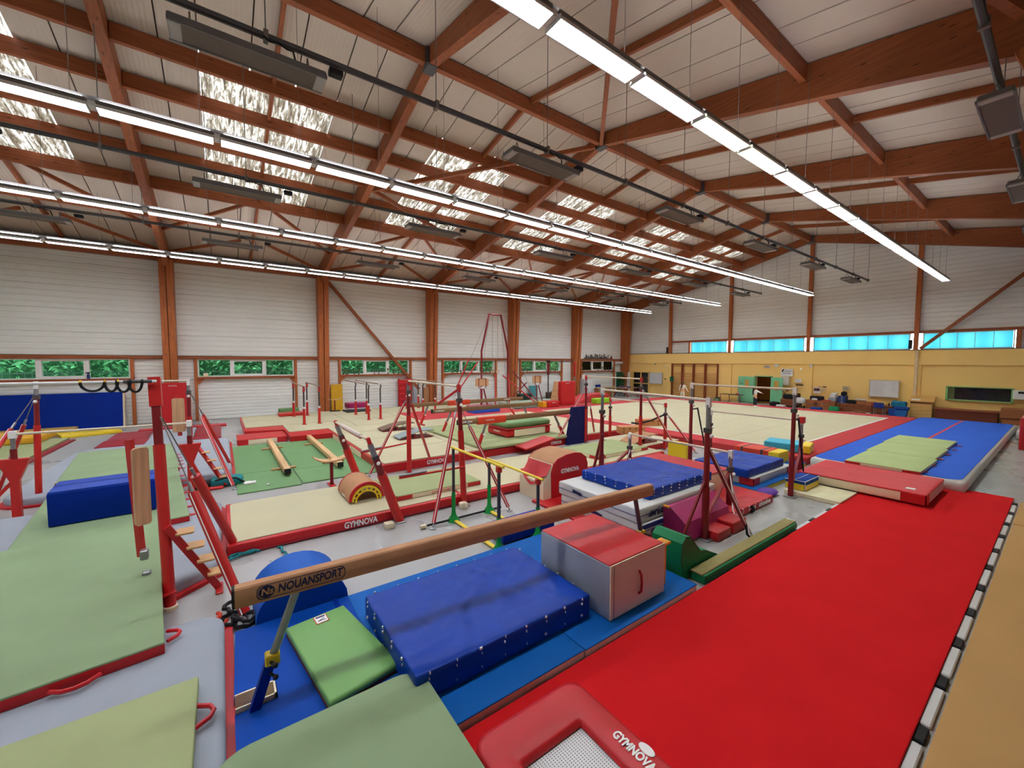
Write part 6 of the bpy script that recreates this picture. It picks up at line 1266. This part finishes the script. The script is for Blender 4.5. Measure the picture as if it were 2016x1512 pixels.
clutter('plastic_bag', 'pale plastic bag on the cardboard boxes', 'bag', -7.3, 31.05, .69, .5, .3, .12, M('bag_pale', (206, 200, 176), .5), 15); clutter('sports_bag', 'red and black bag on the vault boxes left of the blue chair', 'bag', -6.5, 30.95, .485, .55, .35, .16, RED, 16); clutter('clothes', 'yellow jersey over the back of the blue chair', 'clothes', -6.3, 30.95, .485, .4, .25, .2, M('jersey_yellow', (226, 190, 90), .7), 17)
for k, (x, c) in enumerate(((-6.02, CLB), (-5.93, M('bottle_pink', (190, 120, 110), .4)), (-5.84, RED), (-5.76, CLB))):
    t = thing('bottle', ['black bottle, leftmost of four on the vault box', 'pink bottle, second of four on the vault box', 'red bottle, third of four on the vault box', 'dark bottle, rightmost of four on the vault box'][k], 'bottle', (x, 30.95, .485), 'bottles on the vault box'); build('body', MB().lathe((x, 30.95, .485), [(.035, 0), (.038, .12), (.03, .16), (.015, .18)], 10), c, t, True); build('cap', MB().lathe((x, 30.95, .665), [(.018, 0), (.018, .035)], 8), BLACK, t)
t = thing('chair', 'blue plastic chair with grey legs in front of the vault boxes', 'chair', (-6.3, 30.35, 0)); CHB = M('chair_blue', (26, 46, 128), .45)
build('backrest', MB().soft(-6.53, 30.12, .42, -6.07, 30.17, .72, .03, .1), CHB, t, True); build('seat', MB().soft(-6.53, 30.15, .4, -6.07, 30.6, .44, .02, .15), CHB, t, True)
for x, y in ((-6.5, 30.15), (-6.1, 30.15), (-6.5, 30.57), (-6.1, 30.57)): build('leg', MB().tube((x, y, 0), (x, y, .41), .014, 6), STEEL, t)
single('bowl', 'small white bowl on the floor by the blue chair', 'bowl', MB().lathe((-6.75, 30.2, 0), [(.06, 0), (.12, .08), (.11, .08)], 12), WHITE); single('shoe_board', 'curved wooden offcut lying before the vault boxes', 'board', MB().path([(-7.6, 30.4, .05), (-7.3, 30.4, .13), (-7.0, 30.4, .1), (-6.85, 30.4, .02)], .035, 6), CHIP)
t = thing('storage_bin', 'blue plastic bin with a heap of teal cloth bags beside the lectern', 'bin', (-5.45, 30.6, 0)); build('bin', MB().prism([(-5.62, 0), (-5.22, 0), (-5.16, .36), (-5.66, .36)], 30.35, 30.8, 'Y'), M('bin_blue', (24, 96, 170), .45), t); build('bin', MB().prism([(-5.9, 0), (-5.66, 0), (-5.62, .4), (-5.95, .4)], 30.4, 30.85, 'Y'), CLN, t)
clutter('cloth_bag', 'teal cloth bag heaped on the blue bins, uppermost', 'bag', -5.55, 30.65, .5, .6, .4, .32, M('cloth_teal', (20, 120, 150), .6, .3, .2, 6), 18, .07); clutter('cloth_bag', 'blue and black bag lying over the rim of the blue bin', 'bag', -5.42, 30.6, .37, .62, .4, .18, CLN, 19, .05)
t = thing('lectern', 'pale wooden lectern cabinet with a sloping top by the cream pipe', 'lectern', (-4.7, 31.1, 0)); LW = wood('lectern_wood', (214, 168, 98), 'X', knots=False)
build('body', MB().prism([(30.85, 0), (30.85, .86), (31.4, 1.1), (31.4, 0)], -5.14, -4.28, 'X'), LW, t); build('desk_top', MB().prism([(30.78, .86), (30.78, .9), (31.42, 1.16), (31.42, 1.12)], -5.2, -4.22, 'X'), LW, t); build('drawer_shadow_gap', MB().box(-5.12, 30.84, .76, -4.3, 30.85, .83), CHIP2, t); build('door', MB().box(-5.1, 30.835, .05, -4.72, 30.85, .74), LW, t); build('door', MB().box(-4.7, 30.835, .05, -4.32, 30.85, .74), LW, t)
single('paper_sheet', 'white paper on the sloping top of the lectern', 'paper', MB().add([(-5.1, 30.85, .935), (-4.75, 30.85, .935), (-4.75, 31.0, .995), (-5.1, 31.0, .995), (-5.1, 30.85, .929), (-4.75, 30.85, .929), (-4.75, 31.0, .989), (-5.1, 31.0, .989)], [(0, 1, 2, 3), (7, 6, 5, 4), (0, 4, 5, 1), (1, 5, 6, 2), (2, 6, 7, 3), (3, 7, 4, 0)]), WHITE, False)
t = thing('desk', 'long dark brown counter behind the end of the blue track', 'desk', (-3.1, 31.1, 0)); DK = wood('counter_dark', (110, 52, 34), 'X', knots=False)
build('front', MB().bbox(-4.15, 30.72, 0, -2.0, 30.76, .52), DK, t); build('top', MB().bbox(-4.2, 30.66, .53, -1.95, 31.4, .58), wood('counter_top', (150, 76, 50), 'X', knots=False), t); build('side', MB().bbox(-4.15, 30.76, 0, -4.1, 31.35, .53), DK, t); build('side', MB().bbox(-2.05, 30.76, 0, -2.0, 31.35, .53), DK, t)
single('storage_box', 'grey-brown cupboard box at the right end of the dark counter', 'box', MB().bbox(-1.93, 30.8, .3, -1.1, 31.4, .8).box(-1.9, 30.85, 0, -1.15, 31.35, .3), CHIP, False)
t = thing('side_table', 'thin dark red metal table frame left of the mint doors', 'table', (-14.8, 30.9, 0))
for x, y in ((-15.5, 30.7), (-15.1, 31.2), (-14.35, 31.2), (-14.1, 30.7)): build('leg', MB().bbox(x-.02, y-.02, 0, x+.02, y+.02, .55), DRED, t)
build('top', MB().bbox(-15.55, 30.65, .55, -14.05, 31.25, .58), M('frame_dark', (60, 24, 24), .5), t); single('red_helmet', 'small red bowl on the thin metal table', 'bowl', MB().ball((-14.35, 30.9, .64), .12, .12, .07, 10, 6), M('coral', (226, 90, 80), .5))
t = thing('storage_tub', 'green tub with dark things on the floor right of the wall bars', 'tub', (-15.9, 31.0, 0)); build('tub', MB().bbox(-16.1, 30.8, 0, -15.7, 31.2, .2), M('tub_green', (130, 150, 110), .5), t); build('contents', MB().soft(-16.05, 30.85, .18, -15.75, 31.15, .27, .03, .1, .02), CLB, t, True)
t = thing('fire_extinguisher', 'red fire extinguisher with a black hose right of the mint door', 'extinguisher', (-11.5, 31.2, 0)); build('body', MB().lathe((-11.5, 31.3, .2), [(.07, 0), (.08, .05), (.08, .4), (.04, .5), (.03, .55)], 12), RED, t, True); build('hose', MB().torus((-11.55, 31.25, .86), .15, .02, 'Y', 16, 6, 1.2, .6), BLACK, t, True); build('bracket', MB().bbox(-11.53, 31.3, .1, -11.47, 31.5, .2), DSTEEL, t)
single('fire_sign', 'small red sign above the fire extinguisher', 'sign', MB().box(-11.42, 31.49, 1.0, -11.28, 31.5, 1.22), RED, False)
# ---------------------------------------------------------------- two children
def skin_mesh(name, chains, mat, parent, loc, rot, sub=2):
    V = []; R = []; E = []; idx = {}
    for ch in chains:
        prev = None
        for key, co, r in ch:
            if key not in idx: idx[key] = len(V); V.append(co); R.append(r)
            if prev is not None: E.append((idx[prev], idx[key]))
            prev = key
    me = bpy.data.meshes.new('s'); me.from_pydata(V, E, []); ob = bpy.data.objects.new('s', me); COL.objects.link(ob)
    sk = ob.modifiers.new('k', 'SKIN'); sk.use_smooth_shade = True
    for i, sv in enumerate(me.skin_vertices[0].data): sv.radius = (R[i], R[i]) if not isinstance(R[i], tuple) else R[i]
    me.skin_vertices[0].data[0].use_root = True
    ob.modifiers.new('u', 'SUBSURF').levels = sub
    bpy.context.view_layer.update(); ev = bpy.data.meshes.new_from_object(ob.evaluated_get(bpy.context.evaluated_depsgraph_get()))
    Mx = Matrix.Translation(loc) @ Matrix.Rotation(rot, 4, 'Z'); mb = MB(); mb.add([Mx @ v.co for v in ev.vertices], [tuple(p.vertices) for p in ev.polygons])
    bpy.data.objects.remove(ob); bpy.data.meshes.remove(ev)
    return build(name, mb, mat, parent, True)
def person(label, loc, H, rot, armL, armR, top, leg, hair, ponytail):
    t = thing('person', label, 'person', loc); s = H
    def P(x, y, z): return (x*s, y*s, z*s)
    arms = {}
    for side, sg, A in (('l', -1, armL), ('r', 1, armR)):
        sh = Vector((sg*.1, 0, .8)); el = sh+Vector(A[0]).normalized()*.165; wr = el+Vector(A[1]).normalized()*.14; d = (wr-el).normalized(); hd = wr+d*.045
        arms[side] = (sh, el, wr, hd, d, sg)
    body = [[('pel', P(0, 0, .51), .075*s), ('sp', P(0, 0, .6), .068*s), ('ch', P(0, .005, .72), .078*s), ('nb', P(0, 0, .81), .04*s), ('nk', P(0, .0, .855), .03*s), ('hd', P(0, .012, .915), .056*s), ('ht', P(0, .008, .965), .042*s)],
            [('hd', None, 0), ('no', P(0, .075, .905), .009*s)], [('hd', None, 0), ('el_', P(-.06, 0, .91), .011*s)], [('hd', None, 0), ('er_', P(.06, 0, .91), .011*s)]]
    tops = [[('sp', P(0, 0, .55), .082*s), ('ch', P(0, .005, .7), .086*s), ('nb', P(0, 0, .8), .056*s), ('nk', P(0, 0, .83), .036*s)]]
    legs = [[('pel', P(0, 0, .53), .08*s), ('pl', P(0, 0, .49), .082*s)]]
    for k, (sh, el, wr, hd, d, sg) in arms.items():
        body.append([('ch', None, 0), (k+'s', tuple(sh*s), .034*s), (k+'e', tuple(el*s), .025*s), (k+'w', tuple(wr*s), .018*s), (k+'h', tuple(hd*s), (.024*s, .016*s))])
        side_ = d.cross(Vector((0, 1, 0)));
        if side_.length < .1: side_ = Vector((1, 0, 0))
        side_.normalize()
        for j, ln in enumerate((.038, .046, .05, .042)):
            o_ = hd+side_*(.02-.013*j); body.append([(k+'h', None, 0), (k+'f%d' % j, tuple((o_+d*ln*.55)*s), .0065*s), (k+'g%d' % j, tuple((o_+d*ln+Vector((0, .012, 0)))*s), .005*s)])
        body.append([(k+'w', None, 0), (k+'t', tuple((wr+d*.03+side_*.035)*s), .0075*s), (k+'u', tuple((wr+d*.055+side_*.04)*s), .0055*s)])
        tops.append([('ch', None, 0), (k+'s', tuple(sh*s), .045*s), (k+'e', tuple(el*s), .034*s), (k+'w', tuple(wr*s), .027*s)])
    for k, sg in (('l', -1), ('r', 1)):
        body.append([('pel', None, 0), (k+'hp', P(sg*.05, 0, .47), .055*s), (k+'kn', P(sg*.058, .012, .27), .038*s), (k+'an', P(sg*.06, -.008, .055), .022*s), (k+'ft', P(sg*.064, .06, .018), .02*s), (k+'to', P(sg*.066, .1, .014), .014*s)])
        legs.append([('pl', None, 0), (k+'hp', P(sg*.05, 0, .45), .064*s), (k+'kn', P(sg*.058, .012, .27), .047*s), (k+'an', P(sg*.06, -.006, .075), .034*s)])
    def fix(ch):
        pos = {}
        for c in ch:
            for q in c:
                if q[1] is not None: pos[q[0]] = q
        return [[pos[q[0]] for q in c] for c in ch]
    skin_mesh('body', fix(body), M('skin', (224, 170, 136), .55), t, loc, rot)
    skin_mesh('top', fix(tops), top, t, loc, rot); skin_mesh('trousers', fix(legs), leg, t, loc, rot)
    Mx = Matrix.Translation(loc) @ Matrix.Rotation(rot, 4, 'Z')
    mb = MB().ball((0, -.008*s, .93*s), .064*s, .066*s, .062*s, 14, 9)
    mb.v = [(x, y, z) if not (y > .03*s and z < .93*s) else (x*.9, .03*s, z) for x, y, z in mb.v]
    n = len(mb.v); mb.path([(0, -.06*s, .95*s), (0, -.09*s, .9*s)]+[(q[0]*s, q[1]*s, q[2]*s) for q in ponytail], .03*s, 8, [.03*s, .036*s]+[(.036-.006*i)*s for i in range(len(ponytail))])
    build('hair', mb.xf(Mx), hair, t, True)
    build('shoe', MB().soft(-.09*s, -.045*s, 0, -.035*s, .115*s, .05*s, .02*s, .03).xf(Mx), WHITE, t, True); build('shoe', MB().soft(.035*s, -.045*s, 0, .09*s, .115*s, .05*s, .02*s, .03).xf(Mx), WHITE, t, True)
    fm = MB(); 
    for sg in (-1, 1): fm.ball((sg*.022*s, .064*s, .918*s), .007*s, .005*s, .006*s, 8, 5)
    build('eyes', fm.xf(Mx), BLACK, t, True)
person('child in cream top and cream trousers seen from behind, brown hair in a braid', (-15.95, 26.3, .25), 1.38, radians(28), ((-.3, .2, -1), (-.1, .5, -.8)), ((.35, .1, -1), (.5, .1, -.9)), M('knit_cream', (230, 220, 204), .8), M('cream_cotton', (222, 212, 190), .8), M('hair_brown', (84, 50, 34), .6), [(-.02, -.1, .82), (-.05, -.1, .72), (-.06, -.09, .64)])
person('child in white jumper and dark leggings with a long dark ponytail, arm stretched out', (-11.25, 26.45, .25), 1.25, radians(-30), ((-.5, .1, -.8), (.3, .6, -.5)), ((.95, .1, -.35), (1, .15, -.25)), M('jumper_white', (238, 236, 234), .8), M('leggings_dark', (36, 44, 58), .7), M('hair_dark', (34, 24, 24), .55), [(-.01, -.1, .82), (-.02, -.1, .7), (-.03, -.09, .6)])
# everything built along with the three-sided lace marks is too fine to count singly
for o in bpy.data.objects:
    if o.name.startswith(('lace_ties', 'frame_ribs', 'louvre')): o['kind'] = 'stuff'
